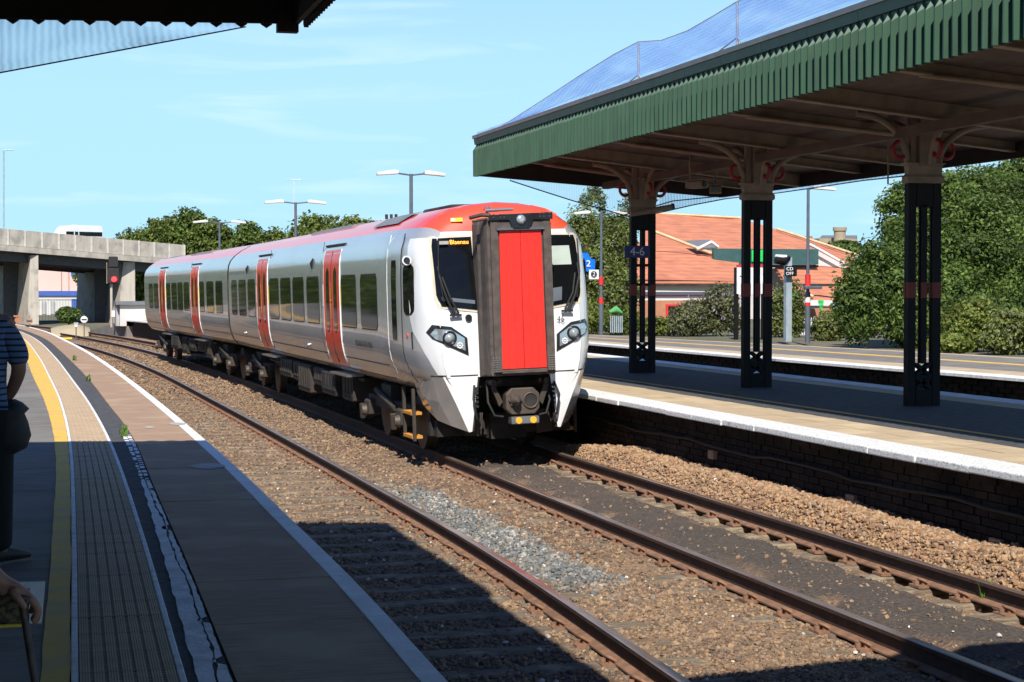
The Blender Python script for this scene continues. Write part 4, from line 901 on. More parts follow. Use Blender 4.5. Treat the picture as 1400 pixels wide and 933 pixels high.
for k in range(3): b.cyl((-.5 + k * .08, 5.6, 3.46), (-.5 + k * .08, 5.6, 3.54), .025, n=8)
build_each('exhaust_pipes', b, 'under_black', t1, world=False)
bogie(t1, 3.35); bogie(t1, LCAR - 3.0)
equipment(t1, 5.6, LCAR - 5.2, 3)
b = MB(); rg = [(x * .97, z) for x, z in full_ring(PROF)]
for k in range(5): pass
rings = [[Vector((x * (1 if k % 2 else .93), LCAR + k * .09, 2.2 + (z - 2.2) * (1 if k % 2 else .94))) for x, z in rg] for k in range(5)]
b.loft(rings, 0, smooth=False); build('inter_car_bellows', b, 'black_rubber', t1, world=False)
# ---- second car: child group kept as parts of the same train (coupled)
M2 = Matrix.Translation((0, LCAR + .36, 0)) @ Matrix.Rotation(.0365, 4, 'Z')
_link0 = link
def car2():
    L2 = 19.4
    pre = set(COL.objects)
    car_body(t1, 0, L2, False)
    for s in (-1, 1):
        for a, c in ((.83, 2.0), (2.4, 3.7), (4.2, 5.1), (7.3, 8.5), (8.75, 9.95), (10.15, 11.45), (11.8, 12.85), (15.15, 16.4), (16.7, 17.9)): mkwin(t1, s, a, c)
        for a, c in ((5.3, 6.9), (13.1, 14.8)): mkdoor(t1, s, a, c)
    lines(t1, 0, L2); shut(t1, 7.05, 0)
    roof_unit(t1, 6.6, 11.0, .86, .03); roof_unit(t1, 15.0, 17.8, .8, .03)
    bogie(t1, 2.6); bogie(t1, L2 - 2.8); equipment(t1, 4.8, L2 - 5.2, 9)
    for o in [o for o in COL.objects if o not in pre and o.parent == t1]: o.matrix_basis = M2 @ o.matrix_basis
car2()
# ================================================================ CANOPIES
def column(t):      # cast-iron lattice column, local origin at the platform surface, height 2.9 to the capital
    def pp(name, m, *boxes, each=False, bevel=.004):
        b = MB()
        for q in boxes: b.box(*q)
        return (build_each if each else build)(name, b, m, t, world=False, bevel=bevel)
    W_, D = .235, .055
    for s in (-1, 1):
        for d in (-1, 1):
            b = MB(); x0, x1 = sorted((s * W_, s * (W_ - .11))); y0, y1 = sorted((d * D, d * (D - .04))); b.box(x0, x1, y0, y1, 0, 2.88); xx = sorted((s * W_, s * (W_ - .03))); build('corner_post', b, 'iron_black', t, world=False)
        b = MB(); x0, x1 = sorted((s * (W_ - .001), s * (W_ - .02))); b.box(x0, x1, -D + .04, D - .04, 0.0, 2.88); build('side_web', b, 'iron_black', t, world=False)
    for d in (-1, 1):
        b = MB(); y0, y1 = sorted((d * D, d * (D - .03))); b.box(-.035, .035, y0, y1, .55, 2.60); build('mullion', b, 'iron_black', t, world=False)
        b = MB(); b.box(-.115, .115, y0, y1, 2.58, 2.88); build('top_plate', b, 'iron_black', t, world=False)
        b = MB(); b.box(-.115, .115, y0, y1, 0, .22); build('base_plate', b, 'iron_black', t, world=False)
        for z0, z1 in ((.22, .38), (.38, .56)):
            for k in (-1, 1):
                b = MB(); b.prism([(k * -.115, z0), (k * -.08, z0), (k * .115, z1 - .03), (k * .115, z1), (k * .08, z1), (k * -.115, z0 + .03)], 'y', y0, y1); build('lattice_bar', b, 'iron_black', t, world=False)
        for z in (.38, 1.60, 1.95): 
            if z < 1 or t.get('bars'): b = MB(); b.box(-.115, .115, y0 + .004, y1 - .004, z - .025, z + .025); build('cross_bar', b, 'iron_black', t, world=False)
    b = MB()
    for s in (-1, 1):
        xx = sorted((s * (W_ + .003), s * (W_ - .113))); b.box(xx[0], xx[1], -D - .003, -D + .043, 1.40, 1.60); b.box(xx[0], xx[1], D - .043, D + .003, 1.40, 1.60)
    b.box(-.038, .038, -D - .003, -D + .03, 1.40, 1.60); build_each('red_band', b, 'iron_red', t, world=False)
    b = MB(); b.loft([[Vector((sx * (W_ + e), sy * (D + e * .7), z)) for sx, sy in ((-1, -1), (1, -1), (1, 1), (-1, 1))] for e, z in ((.005, 2.88), (.03, 2.90), (.03, 2.96), (.0, 3.0), (.01, 3.10), (.05, 3.14))], 0, smooth=False, caps=True); build('capital', b, 'beam_cream', t, world=False)
    b = MB(); b.box(-.09, .09, -.09, .09, 3.10, 3.75); b.box(-.20, -.13, -.05, .05, 3.1, 3.72); b.box(.13, .20, -.05, .05, 3.1, 3.72); build_each('capital_post', b, 'beam_cream', t, world=False)
    def arc(dx, dy, reach, z1):
        pts = []
        for k in range(11):
            a = R(90) * k / 10; r0 = .22 + (reach - .22) * (1 - math.cos(a)); z = 3.10 + (z1 - 3.10) * math.sin(a) ** .9; pts.append((dx * r0, dy * r0, z))
        return pts
    for dx, dy, rc, z1 in ((-1, 0, .95, 3.76), (1, 0, 1.0, 3.66), (0, -1, .90, 3.72), (0, 1, .90, 3.72)):
        b = MB(); b.tube(arc(dx, dy, rc, z1), [.05] * 10 + [.04], 8); build('curved_bracket', b, 'beam_cream', t, world=False)
    for x, y, ax in ((-.33, 0, 'y'), (.33, 0, 'y'), (0, -.36, 'x'), (0, .36, 'x')):
        b = MB(); b.ring((x, y, 3.31), ax, .105, .028, 20, 6); build('spandrel_ring', b, 'ring_red', t, world=False)
can = thing('platform_canopy', 'large green-edged canopy over the island platform, netting stretched above its roof', 'canopy', (10.9, 20, 0))
NX, FX_, NB, FBZ = 8.35, 13.35, 4.46, 4.14            # near and far edges, valance bottoms
YE, YB = 32.55, 3.0
VT = 5.10
b = MB(); b.box(NX - .02, NX + .03, YB, YE, NB + .04, VT, 0); build('valance_backing', b, 'canopy_green', can)
vb = MB(); w = .040
vb.add([(0, -w, 0), (0, w, 0), (-.090, w * .15, 0), (-.090, -w * .35, 0), (0, -w, .55), (0, w, .55), (-.090, w * .15, .49), (-.090, -w * .35, .49), (0, 0, .63)], [(3, 2, 1, 0), (0, 4, 7, 3), (3, 7, 6, 2), (2, 6, 5, 1), (7, 4, 8), (5, 6, 8), (6, 7, 8)])
VBM = vb.mesh('valance_board', 'canopy_green')
y = 9.9
while y < YE - .02:
    link('valance_board', VBM, can, (NX - .018 - 10.9, y - 20, NB - random.uniform(0, .008)), (0, random.uniform(-.01, .01), 0)); y += .172
xq = NX
for k in range(24):
    q0, q1 = YB + k * (YE - YB) / 24 + .004, YB + (k + 1) * (YE - YB) / 24 - .004; b = MB(); b.prism([(NX - .05, VT - .03), (NX - .08, VT + .14), (NX + .1, VT + .20), (NX + .1, VT - .03)], 'y', q0, q1); build('gutter_fascia', b, 'fascia_green', can)
def soff(x): return 4.84 + (4.36 - 4.84) * (x - NX) / (FX_ - NX)
# soffit boards between the cross beams, one panel per bay
for k in range(24):
    q0, q1 = YB + k * (YE - YB) / 24, YB + (k + 1) * (YE - YB) / 24 - .012
    b = MB(); b.prism([(NX + .03, soff(NX)), (FX_, soff(FX_)), (FX_, soff(FX_) + .05), (NX + .03, soff(NX) + .05)], 'y', q0, q1); build('soffit_panel', b, 'soffit', can)
k = 0
for yb in np.arange(5.3, 32, 2.35):
    b = MB(); big = (k % 2 == 0); h = .20 if big else .12
    b.prism([(NX + .04, soff(NX) - h), (FX_ - .05, soff(FX_) - h), (FX_ - .05, soff(FX_) - .002), (NX + .04, soff(NX) - .002)], 'y', yb - .03, yb + .03)
    b.prism([(NX + .04, soff(NX) - h - .02), (FX_ - .05, soff(FX_) - h - .02), (FX_ - .05, soff(FX_) - h - .001), (NX + .04, soff(NX) - h - .001)], 'y', yb - .07, yb + .07)
    build('cross_beam', b, 'beam_cream', can); k += 1
b = MB(); b.box(10.80, 10.92, YB, YE - .2, soff(10.9) - .34, soff(10.9) - .21); build('spine_girder', b, 'soffit', can)
for yb in np.arange(6.4, 31, 4.7):     # raking struts each side of the spine
    b = MB(); b.tube([(10.86, yb, soff(10.9) - .30), (9.3, yb + 1.3, soff(9.3) - .13)], .035, 6); build('strut', b, 'beam_cream', can)
# end and far valances, roof sheet
b = MB(); b.prism([(NX, NB + .02), (FX_, FBZ), (FX_, 4.75), (NX, VT + .1)], 'y', YE - .04, YE + .04); build('end_board', b, 'dark_canopy', can)
b = MB(); b.box(FX_ - .03, FX_ + .04, YB, YE, FBZ, 4.80); build('far_valance', b, 'dark_canopy', can)
b = MB(); b.slab([(NX - .1, YB, VT + .14), (10.9, YB, 5.5), (10.9, YE, 5.5), (NX - .1, YE, VT + .14)][::-1], -.06); b.slab([(10.9, YB, 5.5), (FX_ + .1, YB, 4.85), (FX_ + .1, YE, 4.85), (10.9, YE, 5.5)][::-1], -.06); build('roof_sheet', b, 'roof_grey', can)
b = MB()
for q in (12.5, 17, 22.2, 26.5): b.tube([(11.6, q, soff(11.6) - .75), (11.6, q, soff(11.6) - .1)], .012, 6)
build_each('conduit', b, 'beam_cream', can)
# columns
cols = []
for i, (px, py) in enumerate(((878, 510), (1034, 530), (1260, 555))):
    q = atz(px, py, P)
    lab = ['black iron column carrying the blue 4-6 sign, nearest the train', 'black iron column in the middle of the three, seen against the orange roofs', 'black iron column nearest the camera, seen against the big dark green tree'][i]
    t = thing('canopy_column', lab, 'column', (q.x, q.y, P), (0, 0, 0), 'iron columns holding up the island canopy')
    if i == 0: t['bars'] = 1
    column(t); cols.append(t)
    if 'bars' in t.keys(): del t['bars']
# one more column of the row stands out of frame to the right and carries the near end
t = thing('canopy_column', 'black iron column out of frame beyond the near end of the row', 'column', (11.1, 12.0, P), (0, 0, 0), 'iron columns holding up the island canopy'); column(t)
# blue 4-6 sign
c0 = cols[0].location
sg = thing('platform_number_sign', 'dark blue sign reading 4-6 hung on the far iron column', 'sign', (c0.x - .07, c0.y - .22, 0))
q0, q1 = at(854, 336, c0.y - .22), at(888, 353, c0.y - .22)
b = MB(); b.box(q0.x, q1.x, c0.y - .235, c0.y - .205, q1.z, q0.z); build('sign_panel', b, 'sign_navy', sg, bevel=.004)
b = MB(); b.box(q0.x + .15, q1.x - .05, c0.y - .205, c0.y - .14, q1.z + .06, q0.z - .06); build('sign_bracket', b, 'iron_black', sg)
text('sign_text', '4-6', .21, 'sign_letter_grey', ((q0.x + q1.x) / 2 - sg.location.x, -.018, (q0.z + q1.z) / 2), (R(90), 0, 0), sg, .002)
# cameras and loudspeaker bar on the first column
for k, (px, py, rz) in enumerate(((950, 253, .5), (978, 260, -.4))):
    q = at(px, py, 27.0 + k * .3); t = thing('security_camera', ['cream box camera under the canopy to the right of the 4-6 column', 'dark dome camera bracket hanging left of the middle column'][k], 'camera', tuple(q), (0, 0, rz))
    b = MB(); b.box(-.10, .10, -.20, .12, -.06, .06, bev=.015); build('camera_housing', b, 'beam_cream', t, world=False)
    b = MB(); b.box(-.12, .12, -.26, .10, .065, .08); build('sun_shield', b, 'beam_cream', t, world=False)
    b = MB(); b.cyl((0, -.22, 0), (0, -.20, 0), .045, n=14); build('lens', b, 'black_gloss', t, world=False)
    b = MB(); b.tube([(0, .05, .06), (0, .10, .16), (0, .10, .62)], .02, 8); build('bracket', b, 'beam_cream', t, world=False)
q = at(898, 288, 29.6); t = thing('loudspeaker', 'long brown horn loudspeaker fixed across the top of the 4-6 column', 'loudspeaker', tuple(q)); b = MB(); qa, qb = at(862, 293, 29.6), at(919, 283, 29.6); b.tube([qa, (qa + qb) / 2, qb], [.05, .055, .05], 10); build('speaker_tube', b, 'beam_cream', t); b = MB(); b.cyl(qb, qb + (qb - qa).normalized() * .03, .06, n=12); build('end_cap', b, 'under_grime', t)
# netting over the roof, on thin posts
net = thing('bird_netting', 'fine blue bird netting stretched over posts above the green canopy roof', 'net', (NX, YE, VT))
XR = 9.3
ridge_px = [(652, 191), (690, 170), (740, 138), (790, 105), (840, 74), (873, 57), (905, 55), (940, 42), (975, 22), (1008, 2), (1060, -22), (1120, -48), (1200, -70)]
edge_px = [(652, 191), (690, 181), (740, 166), (790, 152), (840, 138), (873, 128), (905, 118), (940, 106), (975, 93), (1008, 81), (1060, 58), (1120, 32), (1200, -4)]
rp = [atx(px, py, XR - .95 * max(0, 1 - i / 3)) for i, (px, py) in enumerate(ridge_px)]; ep = []
for px, py in edge_px:
    q = atx(px, py, NX - .12); q.z = VT + .17; ep.append(q)
b = MB(); rings = [[e_.lerp(r_, t_) + Vector((0, 0, -.10 * math.sin(math.pi * t_))) for t_ in (0, .25, .5, .75, 1)] for e_, r_ in zip(ep, rp)]
b.loft(rings, 0, closed=False); 
back = [[r_.lerp(Vector((FX_, r_.y + 1.0, 4.9)), t_) for t_ in (0, .5, 1)] for r_ in rp]; b.loft(back, 0, closed=False); build('net_sheet', b, 'net_blue', net)
b = MB()
for a, c in zip(rp[:-1], rp[1:]): b.tube([a, c], .008, 5)
for i_ in (2, 5, 8, 11): pass
build('net_rope', b, 'net_post', net)
for px, y0_, y1_ in ((873, 60, 120), (1008, 3, 72)):
    a = atx(px, y0_, XR); c = atx(px, y1_, XR); t = thing('net_post', 'thin metal post propping the netting, ' + ('left of the two above the canopy edge' if px < 900 else 'right of the two, near the top of the picture'), 'post', tuple(c))
    b = MB(); b.tube([(c.x, c.y, c.z - .3), a], .018, 6); build('pole', b, 'net_post', t)
    b = MB(); m_ = c.lerp(a, .3); b.tube([m_, c + Vector((0, 1.6, -.05))], .012, 5); b.tube([m_, c + Vector((0, -.5, -.1))], .012, 5); build_each('brace', b, 'net_post', t)
# thin net sagging behind the far end of the canopy
net2 = thing('hanging_net', 'pale thin netting sagging below the far end of the island canopy', 'net', (NX, YE + .3, NB))
lo = [(697, 247), (740, 261), (784, 275), (830, 288), (862, 297), (902, 291), (945, 281), (992, 272), (1064, 264), (1120, 256), (1180, 247), (1236, 241)]
rings = []
for i, (px, py) in enumerate(lo):
    Y_ = 33.0 if i < 9 else 33.0 - (i - 8) * 2.6
    a = at(px, py, Y_); c = at(px, 236, Y_ + .05); rings.append([a, a.lerp(c, .33), a.lerp(c, .66), c])
b = MB(); b.loft(rings[:6], 0, closed=False); b.loft(rings[5:], 1, closed=False); build('net_sheet', b, ['net_thin', 'net_pale'], net2)
b = MB(); b.tube([r_[0] for r_ in rings], .012, 5); q_ = [at(840, 298, 33), at(920, 275, 33), at(990, 268, 33)]; b.tube(q_, .012, 5); build_each('net_rope', b, 'ink', net2)
# ---------------------------------------------------------------- canopy over the near platform (overhead, left)
H = 4.32
lc = thing('near_canopy', 'dark canopy end with saw-toothed boards hanging over the top left', 'canopy', (-2, 6, H))
A = atz(-30, 30, H); Bc = atz(409, 37, H); dirv = (Bc - A).normalized(); Bk = Vector((1.86, -9, H)); Al = A - dirv * 7
b = MB(); b.prism([(Al.x, Al.y), (Bc.x - .05, Bc.y - .03), (Bk.x - .05, Bk.y), (Al.x, -9)], 'z', H + .42, H + .5); build('roof_deck', b, 'dark_canopy', lc)
b = MB(); e0, e1 = Al, Bc; nrm = Vector((-dirv.y, dirv.x, 0))
def wallp(b, p, q, z0, z1, th): 
    d = (q - p).normalized(); n_ = Vector((-d.y, d.x, 0)) * th; b.add([(p.x, p.y, z0), (q.x, q.y, z0), (q.x + n_.x, q.y + n_.y, z0), (p.x + n_.x, p.y + n_.y, z0), (p.x, p.y, z1), (q.x, q.y, z1), (q.x + n_.x, q.y + n_.y, z1), (p.x + n_.x, p.y + n_.y, z1)], [(3, 2, 1, 0), (4, 5, 6, 7), (0, 1, 5, 4), (1, 2, 6, 5), (2, 3, 7, 6), (3, 0, 4, 7)])
wallp(b, e0, e1, H + .02, H + .60, -.04); build('end_backing', b, 'dark_canopy', lc)
b = MB(); wallp(b, Bc, Bk, H + .02, H + .60, -.04); build('side_backing', b, 'dark_canopy', lc)
sb = MB(); sb.add([(-.045, 0, 0), (.045, 0, 0), (.045, .035, 0), (-.045, .035, 0), (0, 0, -.03), (0, .035, -.03), (-.045, 0, .6), (.045, 0, .6), (.045, .035, .6), (-.045, .035, .6)], [(0, 4, 1, 7, 6), (3, 9, 8, 2, 5), (0, 3, 5, 4), (4, 5, 2, 1), (1, 2, 8, 7), (0, 6, 9, 3), (6, 7, 8, 9)]); SBM = sb.mesh('valance_board', 'dark_canopy')
n_ = int((Bc - A).length / .19)
for k in range(n_): q = Bc - dirv * (.06 + k * .19); link('valance_board', SBM, lc, (q.x + 2, q.y - 6, 0.02), (0, 0, math.atan2(dirv.y, dirv.x)))
d2 = (Bk - Bc).normalized()
for k in range(40): q = Bc + d2 * (.05 + k * .115); link('valance_board', SBM, lc, (q.x + 2 + .03, q.y - 6, .02), (0, 0, math.atan2(d2.y, d2.x)))
b = MB(); q = Bc - dirv * .07; b.box(q.x - .10, q.x + .06, q.y - .05, q.y + .05, H - .045, H + .1); build('corner_drip', b, 'dark_canopy', lc)
for k in range(8):
    y_ = 11.5 - k * 2.4; b = MB(); b.box(-6.5, 1.8, y_ - .06, y_ + .06, H + .12, H + .40); build('rafter', b, 'dark_canopy', lc)
for y_ in (10.0, 3.5, -3.0):
    t = thing('near_canopy_column', 'black iron column under the near canopy, out of frame to the left', 'column', (-2.9, y_, P), (0, 0, 0), 'iron columns of the near canopy'); b = MB(); b.cyl((0, 0, 0), (0, 0, 3.6), .11, .08, 16); build('shaft', b, 'iron_black', t, world=False); b = MB(); b.box(-.18, .18, -.18, .18, 0, .25, bev=.03); build('plinth', b, 'iron_black', t, world=False)
# net hung from the far edge of that canopy
n3 = thing('hanging_net', 'pale blue netting with rippled mesh hanging below the top left canopy edge', 'net', (0, 14, H)); rings = []
for i in range(13):
    t_ = i / 12; px = -60 + t_ * 396; top = at(px, 26, 14.2); bot = at(px, 111 + (px + 60) * -.187, 14.2 - .5 * math.sin(math.pi * t_)); rings.append([top.lerp(bot, q) + Vector((0, .15 * math.sin(math.pi * q), 0)) for q in (0, .25, .5, .75, 1)])
b = MB(); b.loft(rings, 0, closed=False); build('net_sheet', b, 'net_pale', n3); b = MB(); b.tube([r_[-1] for r_ in rings], .006, 5); build('net_rope', b, 'ink', n3)
# footbridge behind and above the camera: its deck shades the lower right corner
fb = thing('footbridge', 'covered footbridge over the tracks behind the camera, seen only by its shadow', 'footbridge', (4, 4, 5))
b = MB(); b.prism([(1.9, 2.0), (2.2, 5.35), (3.4, 5.6), (5.2, 5.55), (16, 5.3), (16, 2.0)], 'z', 5.0, 5.12); build('deck', b, 'iron_black', fb)
b = MB(); b.box(2.5, 16, 2.3, 2.4, 5.12, 6.2); b.box(2.5, 16, 4.1, 4.2, 5.12, 6.2); build_each('parapet', b, 'iron_black', fb)
b = MB()
for x_ in (8.9, 12.0): b.box(x_ - .1, x_ + .1, 3.6, 3.8, P, 5.0)
build_each('leg', b, 'iron_black', fb)
# ================================================================ VEGETATION
def foliage(parent, name, blobs, n, size, pal, seed=0, clumps=26, spread=.30, flat=.0):
    """crown of many small leaf faces gathered in clumps on and inside ellipsoids"""
    g = np.random.default_rng(seed); vol = np.array([b[3] * b[4] * b[5] for b in blobs]) ** .75; cnt = (n * vol / vol.sum()).astype(int); C_ = []; Nn = []; S_ = []; K_ = []
    for bl, k in zip(blobs, cnt):
        c = np.array(bl[:3]); r = np.array(bl[3:6]); m_ = max(6, int(clumps)); d = g.normal(size=(m_, 3)); d /= np.linalg.norm(d, axis=1)[:, None]; cc = d * (0.62 + .42 * g.random((m_, 1))); csz = .6 + .8 * g.random(m_)
        tone = .62 + .75 * g.random(m_)
        i = g.integers(0, m_, k); q = cc[i] + g.normal(size=(k, 3)) * spread * csz[i][:, None] * np.array([1, 1, .75]); inn = np.linalg.norm(q, axis=1); keep = inn < 1.28; q = q[keep]; i = i[keep]
        C_.append(c + q * r); nn = q + g.normal(size=q.shape) * .8 + np.array([0, 0, .5]); Nn.append(nn / np.linalg.norm(nn, axis=1)[:, None]); K_.append(tone[i]); S_.append(size * (.6 + .8 * g.random(len(q))))
    C_ = np.concatenate(C_); Nn = np.concatenate(Nn); S_ = np.concatenate(S_); K_ = np.concatenate(K_); n = len(C_)
    a = g.normal(size=(n, 3)); u = np.cross(Nn, a); u /= np.linalg.norm(u, axis=1)[:, None]; w = np.cross(Nn, u)
    u = u * S_[:, None]; w = w * S_[:, None] * .62; bend = Nn * S_[:, None] * .22
    V = np.stack([C_ - u, C_ - w * .9 + bend, C_ + u, C_ + w * .9 + bend], 1).reshape(-1, 3); F = np.arange(4 * n).reshape(-1, 4)
    pal = np.array(pal); col = pal[g.integers(0, len(pal), n)] * (0.8 + .4 * g.random((n, 1))) * K_[:, None]
    off = tuple(parent.location) if parent is not None else (0, 0, 0)
    return soup(name, V, F, np.repeat(col, 4, 0), 'leaf', parent, off, nper=4)
GREEN = [(0.163, 0.218, 0.04), (0.124, 0.178, 0.035), (0.217, 0.264, 0.05), (0.101, 0.152, 0.03), (0.265, 0.29, 0.06)]
DARKG = [(0.113, 0.183, 0.036), (0.094, 0.151, 0.034), (0.16, 0.238, 0.048), (0.226, 0.301, 0.061), (0.068, 0.111, 0.026)]
LIME = [(0.253, 0.304, 0.054), (0.207, 0.263, 0.05), (0.322, 0.336, 0.081), (0.161, 0.21, 0.045)]
GREYG = [(0.237, 0.247, 0.12), (0.188, 0.207, 0.1), (0.312, 0.299, 0.16), (0.15, 0.167, 0.08)]
def tree(name, label, cat, base, blobs, n, size, pal, seed, trunk=.14, group=None, clumps=26, spread=.30, limbs=5):
    t = thing(name, label, cat, tuple(base), (0, 0, 0), group); r = random.Random(seed); b = MB(); top = max(bl[2] + bl[5] * .6 for bl in blobs); bz = base[2]; B = Vector(base)
    mid = B + Vector((r.uniform(-.2, .2), r.uniform(-.2, .2), (top - bz) * .45)); tp = B + Vector((r.uniform(-.3, .3), r.uniform(-.3, .3), (top - bz) * .9))
    b.tube([B - Vector((0, 0, .3)), B + Vector((0, 0, .3)), mid, tp], [trunk * 1.3, trunk, trunk * .6, trunk * .15], 8); build('trunk', b, 'bark', t)
    for i in range(limbs):
        bl = blobs[i % len(blobs)]; q = B.lerp(tp, r.uniform(.25, .75)); e = Vector((bl[0] + r.uniform(-.6, .6) * bl[3], bl[1] + r.uniform(-.6, .6) * bl[4], bl[2] + r.uniform(-.2, .7) * bl[5])); b = MB(); b.tube([q, q.lerp(e, .5) + Vector((0, 0, .1)), e], [trunk * .4, trunk * .25, trunk * .08], 6); build('limb', b, 'bark', t)
    foliage(t, 'crown', blobs, n, size, pal, seed, clumps, spread); return t
def px_blob(px, py, rx, ry, Y, depth=None):     # a blob seen at a photo point with its apparent radii, at distance Y
    c = at(px, py, Y); k = Y / FPX * 1.0; return (c.x, c.y, c.z, rx * k, (depth if depth else rx * k * .8), ry * k)
def gnd(px, Y, z=None): q = at(px, 460, Y); return (q.x, Y, P - .05 if z is None else z)
# right-hand side, behind the outer platform
tree('broad_tree', 'big dense dark green tree behind the outer platform, its left edge sloping like a cone', 'tree', gnd(1290, 46), [px_blob(1300, 330, 95, 75, 46), px_blob(1215, 385, 62, 70, 44), px_blob(1250, 300, 55, 50, 46), px_blob(1180, 420, 42, 52, 43), px_blob(1350, 290, 80, 55, 47), px_blob(1310, 420, 90, 60, 44), px_blob(1255, 440, 60, 40, 43), px_blob(1285, 262, 42, 28, 46), px_blob(1330, 270, 60, 40, 47), px_blob(1240, 268, 26, 30, 46), px_blob(1165, 405, 28, 50, 43), px_blob(1330, 350, 100, 90, 46), px_blob(1260, 370, 70, 80, 45)], 105000, .062, DARKG, 21, .2, clumps=70, spread=.17)
tree('broad_tree', 'second dark green tree at the right edge of the picture', 'tree', gnd(1420, 50), [px_blob(1420, 300, 80, 75, 50), px_blob(1390, 270, 50, 40, 50), px_blob(1440, 380, 90, 70, 49), px_blob(1370, 258, 55, 34, 50), px_blob(1415, 235, 60, 40, 50)], 52000, .065, DARKG, 22, .2, clumps=70, spread=.17)
tree('birch_tree', 'slim light birch-like tree behind the platform 2 signs', 'tree', gnd(812, 66), [px_blob(812, 300, 22, 42, 66), px_blob(790, 345, 26, 40, 66), px_blob(832, 330, 24, 34, 65), px_blob(812, 380, 42, 40, 65), px_blob(845, 400, 30, 42, 64), px_blob(815, 265, 10, 14, 66), px_blob(780, 400, 30, 40, 65), px_blob(845, 350, 26, 50, 66), px_blob(856, 300, 16, 36, 66), px_blob(800, 330, 34, 50, 66)], 36000, .068, GREEN + GREYG + LIME, 23, .12, clumps=34, spread=.24)
for i, (px, py, rx, ry, Y, pal, n, lab) in enumerate([
    (800, 432, 30, 24, 60, LIME, 5000, 'bright green bush at the foot of the birch, left of the lamp post'),
    (850, 438, 26, 20, 59, GREEN, 5000, 'green bush between the lamp post and the 4-6 column'),
    (905, 446, 28, 13, 57, LIME, 5000, 'low yellow-green bush just right of the 4-6 column'),
    (945, 436, 28, 23, 56, GREYG, 7000, 'grey-green bush with a few purple flower heads in front of the brick wall'),
    (985, 425, 28, 34, 56, GREYG, 7000, 'tall grey-green bush left of the white notice board'),
    (1075, 420, 26, 42, 54, GREYG + GREEN, 7000, 'tall olive bush between the middle column and the OFF indicator'),
    (1133, 446, 24, 22, 50, LIME + GREYG, 5000, 'rounded pale bush beside the lamp post with red bands'),
    (1335, 445, 44, 34, 40, LIME, 9000, 'bright bush in front of the big dark tree, right of the near column'),
    (1385, 455, 40, 30, 38, GREYG + LIME, 8000, 'olive bush at the right edge of the outer platform'),
    (1300, 470, 30, 14, 38, LIME, 4000, 'low weedy bush at the back of the platform beside the near column')]):
    tree('bush', lab, 'bush', gnd(px, Y), [px_blob(px, py, rx, ry, Y), px_blob(px - rx * .5, py + ry * .35, rx * .6, ry * .6, Y), px_blob(px + rx * .5, py + ry * .3, rx * .6, ry * .6, Y)], n, .055, pal, 40 + i, .04, 'bushes behind the outer platform', clumps=30, spread=.26, limbs=3)
r_ = random.Random(5); fl = MB()
for _ in range(14): q = at(r_.uniform(940, 1003), r_.uniform(398, 440), 54.6); fl.tube([q, q + Vector((.02, 0, .10))], [.024, .008], 5)
fx = thing('buddleia_flowers', 'small purple flower heads over the grey-green bushes', 'flowers', tuple(at(970, 420, 54.6))); tag(build('flower_heads', fl, 'sign_blue', fx), kind='stuff'); mat('flower_purple', (.24, .18, .32), .8); fx.children[0].data.materials[0] = MATS['flower_purple']
# left background trees above the bridge and beyond the train
for i, (px, py, rx, ry, Y, pal, n, lab) in enumerate([
    (185, 335, 24, 20, 185, GREEN, 4000, 'pale green tree just above the left part of the bridge'),
    (222, 322, 26, 26, 182, GREEN, 6000, 'tree behind the bridge parapet, second from the left'),
    (255, 318, 30, 28, 180, DARKG + GREEN, 8000, 'tallest tree of the clump behind the right end of the bridge'),
    (290, 330, 28, 26, 178, GREEN, 7000, 'tree left of the farthest lamp post'),
    (335, 338, 26, 30, 176, DARKG + GREEN, 7000, 'pointed tree right of the farthest lamp post'),
    (375, 340, 26, 24, 170, LIME + GREEN, 5000, 'light tree behind the train roof, left of the middle lamp post'),
    (425, 320, 28, 28, 168, GREEN + LIME, 6000, 'tree behind the train roof, touching the middle lamp post'),
    (470, 318, 34, 24, 166, LIME + GREEN, 6500, 'wide light green tree behind the middle of the train roof'),
    (508, 322, 24, 20, 165, GREEN, 4000, 'small tree behind the train roof, rightmost of the far trees')]):
    tree('far_tree', lab, 'tree', (at(px, 400, Y).x, Y, 0), [px_blob(px, py, rx, ry, Y), px_blob(px - rx * .4, py + ry * .6, rx * .8, ry * .8, Y), px_blob(px + rx * .35, py - ry * .45, rx * .5, ry * .5, Y), px_blob(px, py + ry * 1.8, rx, ry * 1.2, Y)], n, .20, pal, 60 + i, .3, 'trees beyond the road bridge', clumps=34, spread=.24, limbs=3)
tree('far_tree', 'leafy branch showing under the bridge beside the blue shop sign', 'tree', (at(118, 420, 172).x, 172, -.3), [px_blob(118, 375, 16, 14, 172), px_blob(128, 395, 9, 14, 172)], 4000, .16, DARKG, 80, .2)
tree('far_tree', 'green tree under the bridge between the right pier and the train', 'tree', (at(192, 420, 150).x, 150, -.3), [px_blob(192, 395, 14, 20, 150), px_blob(205, 400, 14, 22, 150)], 4000, .13, GREEN, 81, .2)
tree('bush', 'dark rounded bush in front of the blue and white shop wall under the bridge', 'bush', (at(94, 440, 128).x, 128, -.3), [px_blob(94, 431, 14, 9, 128)], 3500, .10, DARKG, 82, .06, limbs=2)
